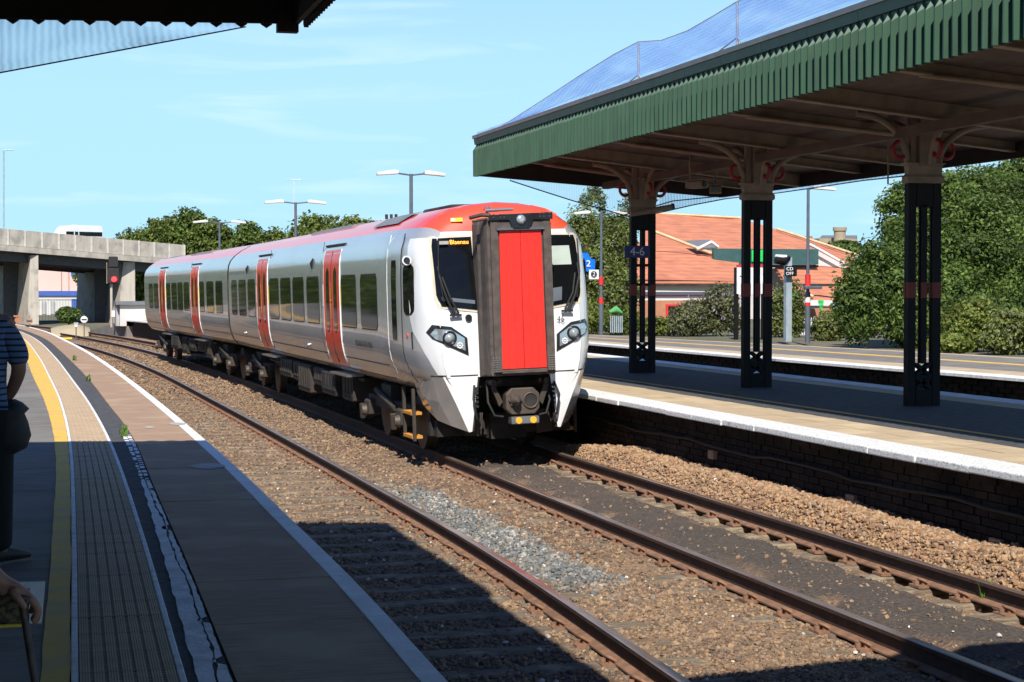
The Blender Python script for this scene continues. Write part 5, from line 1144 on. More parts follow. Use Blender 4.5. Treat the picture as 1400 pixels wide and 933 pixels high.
# wood beyond the near platform (out of frame, mirrored in the train's windows)
bl_ = []; r = random.Random(8)
for i in range(34):
    y_ = 30 + i * 3.4; x_ = float(EL(min(y_, 100))) - 9.5 - (i % 3) * 1.2; h_ = r.uniform(2.2, 3.6); bl_.append((x_, y_, 1.2 + h_, 2.8, 2.8, h_)); bl_.append((x_ - 2, y_ + 1.5, 1.0, 3.0, 2.6, 2.0))
for i in range(36): y_ = 33 + i * 2.0; bl_.append((float(EL(y_)) - 4.9, y_, P + .9, 1.0, 1.4, 1.3 + r.uniform(-.2, .3)))
tag(foliage(None, 'lineside_wood', bl_ + [(-14 - 5 * k, 175 + 3 * k, 5, 5, 5, 6) for k in range(7)] + [(-9.5, 104 + 3.2 * k, 2.6, 3.0, 2.6, 3.6) for k in range(11)], 120000, .15, DARKG + GREEN, 99), kind='stuff')
# weeds in the platform joint and bank
for i, (px, py, s_) in enumerate(((101, 493, .8), (121, 521, .6), (168, 597, .7), (1112, 672, .25), (1098, 664, .2), (1350, 822, .5))):
    q = atz(px, py, P if px < 600 else (-.1 if px > 1300 else .1)); t = thing('weed', ['tuft of green weed farthest along the platform joint', 'small weed in the platform joint between two larger tufts', 'weed with gravel where the shade begins on the platform', 'thin dry stalk on the ballast bank', 'thin short stalk on the ballast bank left of the taller one', 'dry weed growing beside the right-hand rail near the picture edge'][i], 'weed', tuple(q)); b = MB(); r = random.Random(i)
    for k in range(int(26 * s_) + 3):
        a = r.uniform(0, 6.28); h = r.uniform(.04, .13) * (1.6 if px > 600 else 1); ln = r.uniform(.02, .10) * s_; x, y = r.uniform(-.06, .06) * s_, r.uniform(-.16, .16) * s_
        p0 = Vector((x, y, 0)); p2 = p0 + Vector((math.cos(a) * ln, math.sin(a) * ln, h)); p1 = p0.lerp(p2, .5) + Vector((0, 0, h * .25)); w = Vector((-math.sin(a), math.cos(a), 0)) * .008
        b.add([p0 - w, p0 + w, p1 + w * 1.3, p1 - w * 1.3, p2], [(0, 1, 2, 3), (3, 2, 4)])
    tag(build('blades', b, 'weed', t, world=False), kind='stuff')
# ================================================================ FAR BUILDINGS, BRIDGE, ROAD
b = MB()    # distant wooded hill
for k, (x0, h) in enumerate(((-420, 34), (-250, 40), (-80, 38), (90, 30), (260, 24), (450, 22))):
    pts = [(x0 + (u - 6) * 26, 900, -1 + h * math.sin(math.pi * u / 12) ** .8 * (1 + .04 * math.sin(u * 5 + k))) for u in range(13)]
    rings = [[Vector(p) for p in pts], [Vector((p[0], 1300, p[2] * 1.02)) for p in pts]]; b.loft([[Vector((p[0], 900, -2)) for p in pts]] + rings, 0, closed=False)
tag(build('hills', b, 'hill'), kind='structure')
# road bridge
D0, D1 = 141.0, 149.0
A0, A1 = at(-25, 310, D0 - .6), at(250, 335, D1)
bd = (A1 - A0); bl_ = bd.length; bu = bd.normalized(); bn = Vector((-bu.y, bu.x, 0)).normalized()
mat('verge_pale', (.66, .62, .55), .8)
brg = thing('road_bridge', 'concrete road bridge on slab piers crossing the tracks on the left', 'bridge', tuple(A0)); ang = math.atan2(bu.y, bu.x)
def BP(s_, o, z): return Vector((A0.x + bu.x * s_ + bn.x * o, A0.y + bu.y * s_ + bn.y * o, A0.z + bu.z * s_ + z))
def bbox(b, s0, s1, o0, o1, z0, z1, m=0):
    b.add([BP(s0, o0, z0), BP(s1, o0, z0), BP(s1, o1, z0), BP(s0, o1, z0), BP(s0, o0, z1), BP(s1, o0, z1), BP(s1, o1, z1), BP(s0, o1, z1)], [(3, 2, 1, 0), (4, 5, 6, 7), (0, 1, 5, 4), (1, 2, 6, 5), (2, 3, 7, 6), (3, 0, 4, 7)], m)
n_ = 15; ext = 6.0
for k in range(n_ + 3):
    s0 = -8 + k * (bl_ + 8.2) / (n_ + 3); s1 = s0 + (bl_ + 8.2) / (n_ + 3) - .10; b = MB(); bbox(b, s0, s1, 0, .22, -1.25, 0); build('parapet_panel', b, 'concrete', brg); b = MB(); bbox(b, s1 - .02, s1 + .12, -.05, .15, -1.25, .01); build('joint_rib', b, 'verge_pale', brg)
b = MB(); bbox(b, -8, bl_ + .3, .05, .30, -1.62, -1.0); build('edge_beam', b, 'concrete', brg)
b = MB(); bbox(b, -8, bl_ + .3, -.12, .3, -1.72, -1.28); build('string_course', b, 'concrete', brg)
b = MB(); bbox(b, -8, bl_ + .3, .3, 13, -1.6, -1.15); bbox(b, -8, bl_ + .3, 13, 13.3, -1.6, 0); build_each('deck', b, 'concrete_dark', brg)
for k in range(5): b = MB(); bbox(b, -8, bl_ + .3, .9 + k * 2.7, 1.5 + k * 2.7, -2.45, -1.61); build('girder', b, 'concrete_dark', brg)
b = MB(); bbox(b, -8, bl_ + .3, 1.0, 12, -1.149, -1.12); build('roadway', b, 'asphalt', brg)
for (pl, pr_, Yp, lab) in ((40, 53, 142.6, 'a'), (165, 185, 147.2, 'b')):
    q0, q1 = at(pl - 1, 440, Yp), at(pr_, 440, Yp); h = BP(4 if lab == 'a' else 11, 0, -1.9).z; wd = q1.x - q0.x; b = MB()
    v = [(q0.x - wd * .15, Yp, -.4), (q1.x, Yp, -.4), (q1.x - 2.9, Yp + 13, -.4), (q0.x - 3.2, Yp + 13, -.4), (q0.x + wd * .25, Yp, h), (q1.x, Yp, h), (q1.x - 2.9, Yp + 13, h), (q0.x - 2.9, Yp + 13, h)]
    b.add(v, [(3, 2, 1, 0), (4, 5, 6, 7), (0, 1, 5, 4), (1, 2, 6, 5), (2, 3, 7, 6), (3, 0, 4, 7)]); build('pier', b, 'concrete', brg)
    x0_, x1_ = at((5 if lab == 'a' else 130), 440, Yp + 4).x, q0.x; b = MB(); b.box(x0_, x1_ + .1, Yp + 3.6, Yp + 4.6, -.4, h); build('pier_shaded_side', b, 'concrete_dark', brg)  # dark concrete puts the deck's shade on the pier's long side
# white minibus on the bridge
def pxof(v):
    d = v - Vector((0, 0, CAMZ)); return 700 + FPX * d.dot(_rt) / d.dot(_fw), 466.5 - FPX * d.dot(_up) / d.dot(_fw)
vs_ = min(np.arange(0, bl_, .05), key=lambda s_: abs(pxof(BP(s_, 4.0, 0))[0] - 104)); vq = BP(vs_, 4.0, -1.12)
van = thing('minibus', 'white high-roof minibus driving along the road bridge', 'van', tuple(vq), (0, 0, ang))
sc_ = 59 * 146 / FPX; L_ = sc_ / math.cos(ang) * .98; hh = (pxof(BP(vs_, 4.0, 0))[1] - 309.0) * 146 / FPX + 1.12
b = MB(); prof = [(-L_ / 2, .35), (L_ / 2 - .1, .35), (L_ / 2, .6), (L_ / 2, hh * .8), (L_ / 2 - .08, hh * .97), (L_ / 2 - .3, hh), (-L_ / 2 + 1.0, hh), (-L_ / 2 + .75, hh * .9), (-L_ / 2 + .35, hh * .62), (-L_ / 2, hh * .5)]
b.prism(prof, 'y', -.95, .95); build('body', b, 'train_white', van, world=False, bevel=.06)
for x0_, x1_, nm in ((-L_ / 2 + .55, -L_ / 2 + 1.25, 'side_window'), (-L_ / 2 + 1.35, -L_ / 2 + 1.65, 'side_window'), (-L_ / 2 + 1.75, L_ / 2 - .12, 'side_window')):
    b = MB(); b.box(x0_, x1_, -.965, -.955, hh * .60, hh * .76); build(nm, b, 'glass_dark', van, world=False)
for x_ in (-L_ / 2 + .8, L_ / 2 - .8): b = MB(); b.cyl((x_, -.98, .33), (x_, .98, .33), .33, n=16); build('wheel', b, 'black_rubber', van, world=False)
b = MB(); b.box(-.4, .1, -.2, .2, hh, hh + .05); build('roof_vent', b, 'train_white', van, world=False)
def lamp_post(px, pyh, pyb, Y, zb, label, heads=2, arm=.55, m='post_grey', bands=False, hw=26):
    top = at(px, pyh, Y); t = thing('lamp_post', label, 'lamp post', (top.x, Y, zb), (0, 0, 0), 'platform lamp posts'); h = top.z - zb
    b = MB(); b.tube([(0, 0, 0), (0, 0, h * .33)], [.075, .075], 12); b.tube([(0, 0, h * .33), (0, 0, h)], [.05, .042], 10); build('post', b, m, t, world=False)
    hl = hw * Y / FPX
    for s in ((-1, 1) if heads == 2 else (1,)):
        b = MB(); b.tube([(0, 0, h - .03), (s * arm * .6, 0, h + .02)], .022, 6); build('arm', b, m, t, world=False)
        b = MB(); x0_, x1_ = sorted((s * arm * .45, s * (arm * .45 + hl))); b.prism([(x0_, h - .01), (x1_, h - .05), (x1_, h + .02), (x0_ + .1, h + .09), (x0_, h + .07)] if s > 0 else [(x0_, h - .05), (x1_, h - .01), (x1_, h + .07), (x1_ - .1, h + .09), (x0_, h + .02)], 'y', -.10, .10); build('lantern', b, 'lamp_white', t, world=False, bevel=.015)
    if bands:
        for z0, z1, m_ in bands: b = MB(); b.cyl((0, 0, z0), (0, 0, z1), .08, n=14); build('band', b, m_, t, world=False)
    return t
lamp_post(562, 238, 300, 41, P, 'double-headed lamp post rising behind the front of the train roof', hw=30, arm=.7)
lamp_post(404, 277, 340, 54, P, 'double-headed lamp post behind the middle of the train roof', hw=26, arm=.8)
lamp_post(300, 304, 350, 70, P, 'farthest double-headed lamp post, in front of the trees beyond the bridge', hw=20, arm=1.0)
lamp_post(822, 292, 457, 56, P, 'double-headed lamp post beside the platform 2 signs', hw=24, arm=.9, bands=((1.68, 1.95, 'sign_red'), (1.05, 1.25, 'sign_red')))
lamp_post(1105, 258, 472, 46, P, 'tall lamp post with red bands right of the OFF indicator', heads=1, hw=36, arm=.3, bands=((1.62, 1.95, 'sign_red'), (1.15, 1.3, 'sign_white'), (1.05, 1.15, 'sign_red')))
q = at(1105, 393, 46); b = MB(); b.box(q.x - .22, q.x + .30, 45.7, 45.9, q.z - .05, q.z + .04); t = thing('platform_camera', 'dark camera tube fixed low on the tall lamp post with red bands', 'camera', (q.x, 45.8, q.z)); build('camera_body', b, 'post_grey', t, bevel=.02)
t = thing('street_lamp', 'thin tall street lamp at the far left above the bridge', 'street lamp', (at(6, 310, 150).x, 150, 5.5)); b = MB(); b.tube([(at(5, 320, 150)), at(5, 206, 150)], .06, 8); build('post', b, 'galv', t); b = MB(); q = at(5, 206, 150); b.tube([q, q + Vector((.25, 0, .05)), q + Vector((.8, 0, .06))], .05, 6); build('arm', b, 'galv', t)
t = thing('street_lamp', 'distant street lamp whose thin arms show above the middle lamp post', 'street lamp', (at(402, 330, 190).x, 190, 0)); b = MB(); b.tube([(at(402, 330, 190)), at(402, 247, 190)], .04, 6); build('post', b, 'lamp_white', t)
for s in (-1, 1): b = MB(); q = at(402, 246, 190); b.tube([q, q + Vector((s * .8, 0, .03))], .05, 6); build('arm', b, 'lamp_white', t)
# colour light signal
q = at(155, 369, 92); sg = thing('railway_signal', 'colour light signal showing red on its post under the bridge', 'signal', (q.x, 92, P)); k = 92 / FPX
b = MB(); b.box(q.x - 8 * k, q.x + 7 * k, 91.9, 92.2, at(155, 388, 92).z, at(155, 367, 92).z, bev=.04); b.box(q.x - 6 * k, q.x + 6 * k, 91.9, 92.2, at(155, 366, 92).z, at(155, 351, 92).z, bev=.04); build_each('signal_head', b, 'black_rubber', sg)
b = MB(); c = at(156, 382, 91.88); b.tube([c, c - Vector((0, .05, 0))], [3.6 * k, 3.3 * k], 16); build('red_aspect', b, 'signal_red', sg)
b = MB(); c = at(156, 382, 91.8); b.tube([c + Vector((-.15, -.02, .03)), c + Vector((-.08, -.14, .13)), c + Vector((.08, -.14, .13)), c + Vector((.15, -.02, .03))], .015, 5); build('hood', b, 'black_rubber', sg)
b = MB(); b.tube([(q.x - .1, 92.2, P - .4), (q.x - .1, 92.2, at(155, 388, 92).z)], .07, 8); build('post', b, 'concrete', sg)
b = MB(); b.tube([at(146, 388, 92), at(146, 359, 92)], .02, 5); b.tube([at(163, 387, 92), at(146, 387, 92)], .03, 5); build('ladder_rail', b, 'sandstone', sg)
b = MB(); c = at(155, 429, 91.8); b.box(c.x - .10, c.x + .10, 91.7, 91.8, c.z - .16, c.z + .16); build('identity_plate', b, 'sign_white', sg)
# white cabin on the end of the island platform
c0_, c1_ = at(158, 436, 90), at(215, 436, 90); t = thing('platform_cabin', 'low pale grey cabin with a dark flat roof at the end of the island platform', 'cabin', ((c0_.x + c1_.x) / 2, 90, P))
b = MB(); b.box(at(164, 436, 90).x, at(235, 436, 90).x, 90, 92.5, P - .3, at(170, 417, 90).z); build('wall', b, 'wall_white', t); b = MB(); b.box(c0_.x, at(236, 436, 90).x, 89.8, 92.7, at(170, 417, 90).z, at(170, 412.5, 90).z); build('flat_roof', b, 'slate', t)
b = MB(); b.box(c0_.x + .05, at(164, 436, 90).x - .01, 90.3, 92, P - .3, at(170, 417.5, 90).z); build('side_wall', b, 'wall_grey', t)
# ground signals
for px, py, col_, lab, Y, rr in ((24.5, 438, 'brick_orange', 'small orange-faced ground signal left of the first bridge pier', 100, 4.2), (40, 439, 'coping_brown', 'brown disc ground signal in front of the first bridge pier', 98, 4.5), (115, 437, 'sign_white', 'white round ground signal beside the end of the island platform', 96, 4.6), (104, 445, 'sign_white', 'small white marker lamp low on the stones right of the bend', 90, 2.2)):
    q = at(px, py, Y); k = Y / FPX; t = thing('ground_signal', lab, 'signal', (q.x, Y, 0)); b = MB(); b.cyl((q.x, Y, q.z), (q.x, Y + .05, q.z), rr * k, n=20); build('disc', b, col_, t)
    b = MB(); b.tube([(q.x, Y + .06, -.3), (q.x, Y + .06, q.z + rr * k + .08)], .03, 6); build('stem', b, 'post_grey', t)
    if rr > 4.4: b = MB(); b.box(q.x - rr * k * .7, q.x + rr * k * .7, Y - .02, Y - .01, q.z - .03, q.z + .03); build('bar', b, 'ink', t)
    else: b = MB(); b.box(q.x - rr * k * 1.3, q.x + rr * k * 1.3, Y - .03, Y + .3, q.z + rr * k, q.z + rr * k * 1.5); build('lid', b, col_, t)
b = MB(); r = random.Random(3)       # pale spoil heap by the far end
pts = [(70, 449), (80, 446), (92, 444.5), (103, 443.5), (113, 444.5), (124, 448)]; rings = []
for o_, f in ((0, 0), (.8, .7), (2.2, 1), (4, .6), (5.5, 0)): rings.append([Vector((at(px, 450, 97).x, 97 + o_, -.3 + f * max(0, at(px, py, 97).z + .25))) for px, py in pts])
b.loft(rings, 0, closed=False); tag(build('spoil_heap', b, 'sandstone'), kind='structure')
b = MB(); q = at(62, 452, 92); b.box(q.x - .8, q.x + 1.3, 91.6, 92, -.2, -.1); t = tag(build('yellow_trackside_box', b, 'yellow_label'), 'low yellow box lying beside the rails before the first bridge pier', 'box')
# pink shop building beyond the bridge, with blue sign
def wallpx(px0, px1, pyt, pyb, Y, m, name, par, th=.4, zt=None):
    a, c = at(px0, pyt, Y), at(px1, pyb, Y); b = MB(); b.box(a.x, c.x, Y, Y + th, c.z, a.z); return build(name, b, m, par)
ps = thing('retail_shed', 'big pink-walled shop with a small blue sign, seen under the bridge', 'shop', tuple(at(70, 420, 240)))
wallpx(-60, 158, 330, 410, 240, 'wall_pink', 'wall', ps, 12); 
for px in (84, 94): wallpx(px - .6, px + .6, 368, 398, 239.9, 'coping_brown', 'drainpipe', ps, .1)
wallpx(97, 110, 369.5, 377, 239.8, 'sign_blue', 'sign_board', ps, .1); q = at(103.5, 373, 239.6); text('sign_text', 'Cs', .85, 'sign_white', tuple(q - ps.location), (R(90), 0, 0), ps, .02)
bs = thing('blue_fascia_shop', 'low white shop with a deep blue fascia band behind the railings', 'shop', tuple(at(90, 430, 200)))
wallpx(-60, 150, 398, 404.5, 199.8, 'wall_blue', 'fascia', bs, .3); wallpx(-60, 150, 404.5, 442, 200, 'wall_white', 'wall', bs, 8); wallpx(98, 110, 409, 428, 199.8, 'wall_blue', 'doorway', bs, .1)
for px in (60, 72, 118, 124): wallpx(px - 3, px + 3, 412, 430, 199.85, 'wall_grey', 'window', bs, .1)
fe = thing('railings', 'thin dark railings in front of the white and blue shop', 'fence', tuple(at(90, 438, 160)))
for k in range(20): wallpx(54 + k * 4 - .25, 54 + k * 4 + .25, 409, 440, 160, 'post_grey', 'rail_bar', fe, .04)
wallpx(53, 131, 410, 410.7, 160, 'post_grey', 'top_rail', fe, .05)
wallpx(53, 160, 439, 443, 158, 'concrete_dark', 'kerb_wall', fe, .4)
# orange-roofed building on the right
ob = thing('tiled_roof_store', 'long store with orange tiled hipped roofs, green fascia board and white walls', 'building', tuple(at(1000, 430, 90)))
def roofp(name, pts, m='roof_tile', th=.25):
    P3 = [at(px, py, Y) for px, py, Y in pts]; b = MB(); n_ = (P3[1] - P3[0]).cross(P3[2] - P3[0])
    b.slab(P3 if n_.z > 0 else P3[::-1], th); return build(name, b, m, ob)
roofp('roof', [(880, 291, 108), (960, 293, 108), (1012, 299, 106), (1062, 314, 103), (1168, 350, 98), (1172, 377, 92), (1100, 356, 92), (990, 357, 92), (945, 345, 93), (880, 330, 95)])
roofp('roof', [(845, 335, 95), (899, 338.5, 94), (945, 343, 93.5), (1010, 361.5, 91), (1006, 391, 84.5), (845, 388, 84.5)])
roofp('roof', [(1060, 364, 91), (1175, 366, 91), (1168, 419, 84), (1110, 410, 84), (1078, 392, 86)])
def barpx(name, p0, p1, Y0, Y1, rr, m): b = MB(); b.tube([at(*p0, Y0), at(*p1, Y1)], rr, 4); build(name, b, m, ob)
barpx('verge_board', (893, 316), (1011, 361.5), 91, 90.4, .09, 'verge_cream'); barpx('verge_board', (1062, 313), (1176, 350), 102, 97, .08, 'verge_cream'); barpx('ridge_tile', (880, 291), (1012, 298), 108, 106, .08, 'verge_cream')
barpx('verge_board', (1079, 391), (1112, 406), 85.5, 84, .09, 'verge_cream')
for (x0_, y0_, x1_, y1_) in ((953, 341, 973, 331), (973, 331, 982, 338), (1103, 333, 1112, 337), (1112, 337, 1166, 367)): barpx('gable_board', (x0_, y0_), (x1_, y1_), 90.5, 90.5, .09, 'sign_white')
b = MB(); b.slab([at(938, 333, 92.5), at(970, 331, 92), at(980, 342, 91), at(952, 343, 91)], .15); build('slate_roof', b, 'slate', ob)
b = MB(); b.prism([(at(1112, 338, 91).x, at(1112, 363, 91).z), (at(1164, 367, 91).x, at(1164, 367, 91).z), (at(1112, 338, 91).x, at(1112, 338, 91).z)], 'y', 90.9, 91.2); build('gable_wall', b, 'wall_white', ob)
def wob(px0, px1, pyt, pyb, Y, m, name, th=.3): return wallpx(px0, px1, pyt, pyb, Y, m, name, ob, th)
wob(976, 1119, 340, 362, 90, 'board_green', 'fascia_board'); wob(976, 1119, 362, 366, 90.2, 'black_rubber', 'painted_soffit_shadow', .2)  # black strip painted in as the shade below the fascia board
wob(1028, 1047, 342, 358, 89.9, 'sign_green', 'lit_sign', .08)
wob(845, 1170, 388, 391.5, 84.2, 'under_black', 'gutter', .2); wob(845, 1003, 391, 412, 84.8, 'wall_white', 'wall', 4); wob(860, 1000, 404, 405.3, 84.75, 'sign_red', 'wall_stripe', .04); wob(845, 1003, 411, 440, 84.7, 'brick_orange', 'brick_wall', 4)
wob(911, 929, 416.5, 433, 84.6, 'sign_red', 'window_frame', .08); wob(914, 926, 419, 433, 84.55, 'glass_dark', 'window', .04)
wob(1003, 1200, 366, 440, 91.3, 'wall_white', 'wall', 4); wob(1087, 1146, 411, 418, 80, 'wall_white', 'entrance_canopy', 3); wob(1080, 1150, 422, 446, 83, 'brick_orange', 'brick_wall', 2); wob(1139, 1146, 412, 428, 79.9, 'galv', 'canopy_post', .1)
wob(1103, 1111, 323, 329, 104, 'brick_orange', 'chimney', .8)
for px, py, sgn in ((1086, 407, 1), (1094, 430, -1), (1122, 418, 1)):
    q = at(px, py, 70); t = thing('green_banner', {1086: 'small green banner flapping left of the lamp post with red bands', 1094: 'green banner hanging just left of the red-banded post above the fence', 1122: 'green banner right of the red-banded post under the white canopy'}[px], 'banner', tuple(q), (0, 0, 0), 'green banners by the store'); b = MB()
    b.loft([[Vector((-.13 + .03 * k, .02 * math.sin(k * 2), .22 - .12 * k)), Vector((.15 - .015 * k, .03 * math.cos(k * 2), .17 - .12 * k + .1 * sgn))] for k in range(5)], 0, closed=False, smooth=False); build('cloth', b, 'green_sheet', t, world=False).modifiers.new('thickness', 'SOLIDIFY').thickness = .01
# sandstone tower on the skyline
tw = thing('stone_tower', 'round sandstone tower with a low wall on the skyline right of the roofs', 'tower', tuple(at(1148, 340, 260))); k = 260 / FPX
b = MB(); c = at(1148, 345, 262); b.cyl((c.x, 262, c.z - 2), (c.x, 262, at(1148, 314, 262).z), 9 * k, n=20); build('drum', b, 'sandstone', tw)
b = MB(); b.cyl((c.x, 262, at(1148, 316, 262).z), (c.x, 262, at(1148, 311, 262).z), 10.5 * k, n=20); build('parapet', b, 'sandstone', tw)
wallpx(1120, 1172, 326, 350, 264, 'sandstone', 'curtain_wall', tw, 4); b = MB(); b.slab([at(1120, 326, 264), at(1172, 326, 264), at(1172, 322, 267), at(1124, 322, 267)], .3); build('roof', b, 'slate', tw)
tree('far_tree', 'dark trees below the sandstone tower', 'tree', (at(1150, 380, 200).x, 200, 0), [px_blob(1152, 340, 26, 10, 200), px_blob(1140, 345, 16, 9, 200)], 5000, .2, DARKG, 90, .2)
# white palisade fence with individual pales
fn = thing('palisade_fence', 'white steel palisade fence behind the OFF indicator', 'fence', tuple(at(1095, 470, 57)))
for k in range(21):
    px = 1066 + k * 3.1; a, c = at(px, 434, 57), at(px, 472, 57); b = MB(); b.prism([(a.x - .022, c.z), (a.x + .022, c.z), (a.x + .022, a.z - .06), (a.x, a.z), (a.x - .022, a.z - .06)], 'y', 57, 57.02); build('pale', b, 'sign_white', fn)
for py in (441, 462): wallpx(1064, 1131, py, py + 1.6, 57.03, 'sign_white', 'fence_rail', fn, .04)
mat('green_cover_cloth', (.10, .36, .12), .8)
fn = thing('palisade_fence', 'short piece of pale palisade fence beside the birch under a green cover', 'fence', tuple(at(843, 455, 60)))
for k in range(7): px = 835 + k * 2.6; a, c = at(px, 432, 58), at(px, 455, 58); b = MB(); b.box(a.x - .02, a.x + .02, 58, 58.02, c.z, a.z); build('pale', b, 'galv', fn)
b = MB(); b.tube([at(833, 427, 58), at(842, 423, 58), at(850, 428, 58)], [.05, .13, .05], 8); build('green_cover', b, 'green_cover_cloth', fn)
# platform 2 signs
t = thing('platform_sign', 'blue stepped sign with a white 2 beside the front of the train', 'sign', tuple(at(800, 360, 56.5))); k = 56.5 / FPX
b = MB(); pts = [(at(px, py, 56.5).x, at(px, py, 56.5).z) for px, py in [(788, 371), (810, 371), (813, 367), (813, 355), (807, 354), (803, 346), (788, 345)]]
b.prism(pts, 'y', 56.45, 56.55); build('sign_panel', b, 'sign_blue', t); q = at(804.5, 361, 56.43); text('sign_text', '2', .30, 'sign_white', tuple(q - t.location), (R(90), 0, 0), t, .01, sx=1.15)
t = thing('platform_sign', 'small white square sign with a white 2 in a black circle', 'sign', tuple(at(811, 375, 56.3))); a, c = at(805, 369, 56.3), at(818, 382, 56.3); b = MB(); b.box(a.x, c.x, 56.25, 56.3, c.z, a.z); build('sign_panel', b, 'sign_white', t)
q = at(812, 375.3, 56.24); b = MB(); b.cyl((q.x, 56.25, q.z), (q.x, 56.235, q.z), 4.6 * k, n=24); build('disc', b, 'ink', t); q = at(812, 375.3, 56.22); text('sign_text', '2', .20, 'sign_white', tuple(q - t.location), (R(90), 0, 0), t, .005)
# notice board behind the middle column, OFF indicator and its post
t = thing('notice_board', 'white notice board with a red top edge on dark posts behind the middle column', 'notice board', tuple(at(1027, 472, 52))); a, c = at(1007, 365, 52), at(1044, 402, 52); b = MB(); b.box(a.x, c.x, 51.95, 52, c.z, a.z); build('board', b, 'sign_white', t); b = MB(); b.box(a.x, c.x, 51.93, 52.02, a.z, a.z + .06); build('top_edge', b, 'sign_red', t)
for px in (1007, 1044): a, c = at(px, 366, 52.05), at(px, 466, 52.05); b = MB(); b.box(a.x - .06, a.x + .06, 52.02, 52.12, P - .1, a.z); build('post', b, 'iron_black', t)
for k, (px, py) in enumerate(((1014, 378), (1036, 374), (1018, 388), (1034, 388))): q = at(px, py, 51.93); b = MB(); b.box(q.x - .06, q.x + .06, 51.94, 51.95, q.z - .015, q.z + .015); build('printed_line', b, 'ink', t)
t = thing('off_indicator', 'black box showing CD over OFF in white on a pale blue-grey post', 'indicator', tuple(at(1079, 472, 47))); a, c = at(1073, 364, 47), at(1086.5, 378, 47); b = MB(); b.box(a.x, c.x, 46.85, 47, c.z, a.z); build('indicator_box', b, 'black_gloss', t)
q = at(1079.8, 368, 46.84); text('indicator_text', 'CD', .125, 'indicator_white', tuple(q - t.location), (R(90), 0, 0), t, .003, sx=1.2); q = at(1079.8, 374.3, 46.84); text('indicator_text', 'OFF', .125, 'indicator_white', tuple(q - t.location), (R(90), 0, 0), t, .003, sx=1.1)
b = MB(); a = at(1077.5, 352, 47.1); b.box(a.x - .09, a.x + .09, 47.02, 47.2, P, a.z); build('post', b, 'galv', t)
b = MB(); a = at(1072, 355, 47.0); b.tube([at(1060, 356, 47), at(1072, 358, 47), at(1080, 352, 47)], [.1, .12, .04], 8); build('bracket_arm', b, 'iron_black', t); b = MB(); b.tube([at(1060, 350, 47.05), at(1075, 351.5, 47.05)], [.04, .06], 8); build('lamp_cover', b, 'sign_white', t)
# station building along the back of the near platform (out of frame, left)
t = thing('station_building', 'brick station building along the back of the near platform, out of frame', 'building', (-9.5, 2, P)); b = MB(); b.box(-14, -7.2, -14, 12, P - .5, 5.6); build('wall', b, 'brick_orange', t)
b = MB(); b.prism([(-14.4, 5.6), (-6.9, 5.6), (-10.6, 7.6)], 'y', -14.4, 12.4); build('roof', b, 'slate', t)
for y_ in (-8, -3, 2, 7): b = MB(); b.box(-7.2, -7.15, y_, y_ + 1.4, 1.9, 3.6); w_ = build('window', b, 'sign_white', t); b = MB(); b.box(-7.15, -7.13, y_ + .1, y_ + 1.3, 2.0, 3.5); build('pane', b, 'glass_dark', w_)
# ================================================================ PEOPLE
def skin(name, V, E_, rad, m, parent, sub=2):
    me = bpy.data.meshes.new(name); me.from_pydata([tuple(v) for v in V], E_, []); o = link(name, me, parent)
    sk = o.modifiers.new('skin', 'SKIN'); sk.use_smooth_shade = True
    lay = me.skin_vertices[0] if len(me.skin_vertices) else None
    if lay is None:
        bpy.context.view_layer.objects.active = o; bmx = bmesh.new(); bmx.from_mesh(me); bmx.verts.layers.skin.verify(); bmx.to_mesh(me); bmx.free(); lay = me.skin_vertices[0]
    for i, r_ in enumerate(rad): lay.data[i].radius = (r_, r_) if not isinstance(r_, tuple) else r_; lay.data[i].use_root = (i == 0)
    o.modifiers.new('subdivision', 'SUBSURF').levels = sub; o.modifiers['subdivision'].render_levels = sub
    me.materials.append(MATS[m]); return o
def chain(V, Rd, E_, pts, start=None):
    prev = start
    for p, r_ in pts:
        V.append(p); Rd.append(r_); i = len(V) - 1
        if prev is not None: E_.append((prev, i))
        prev = i
    return prev
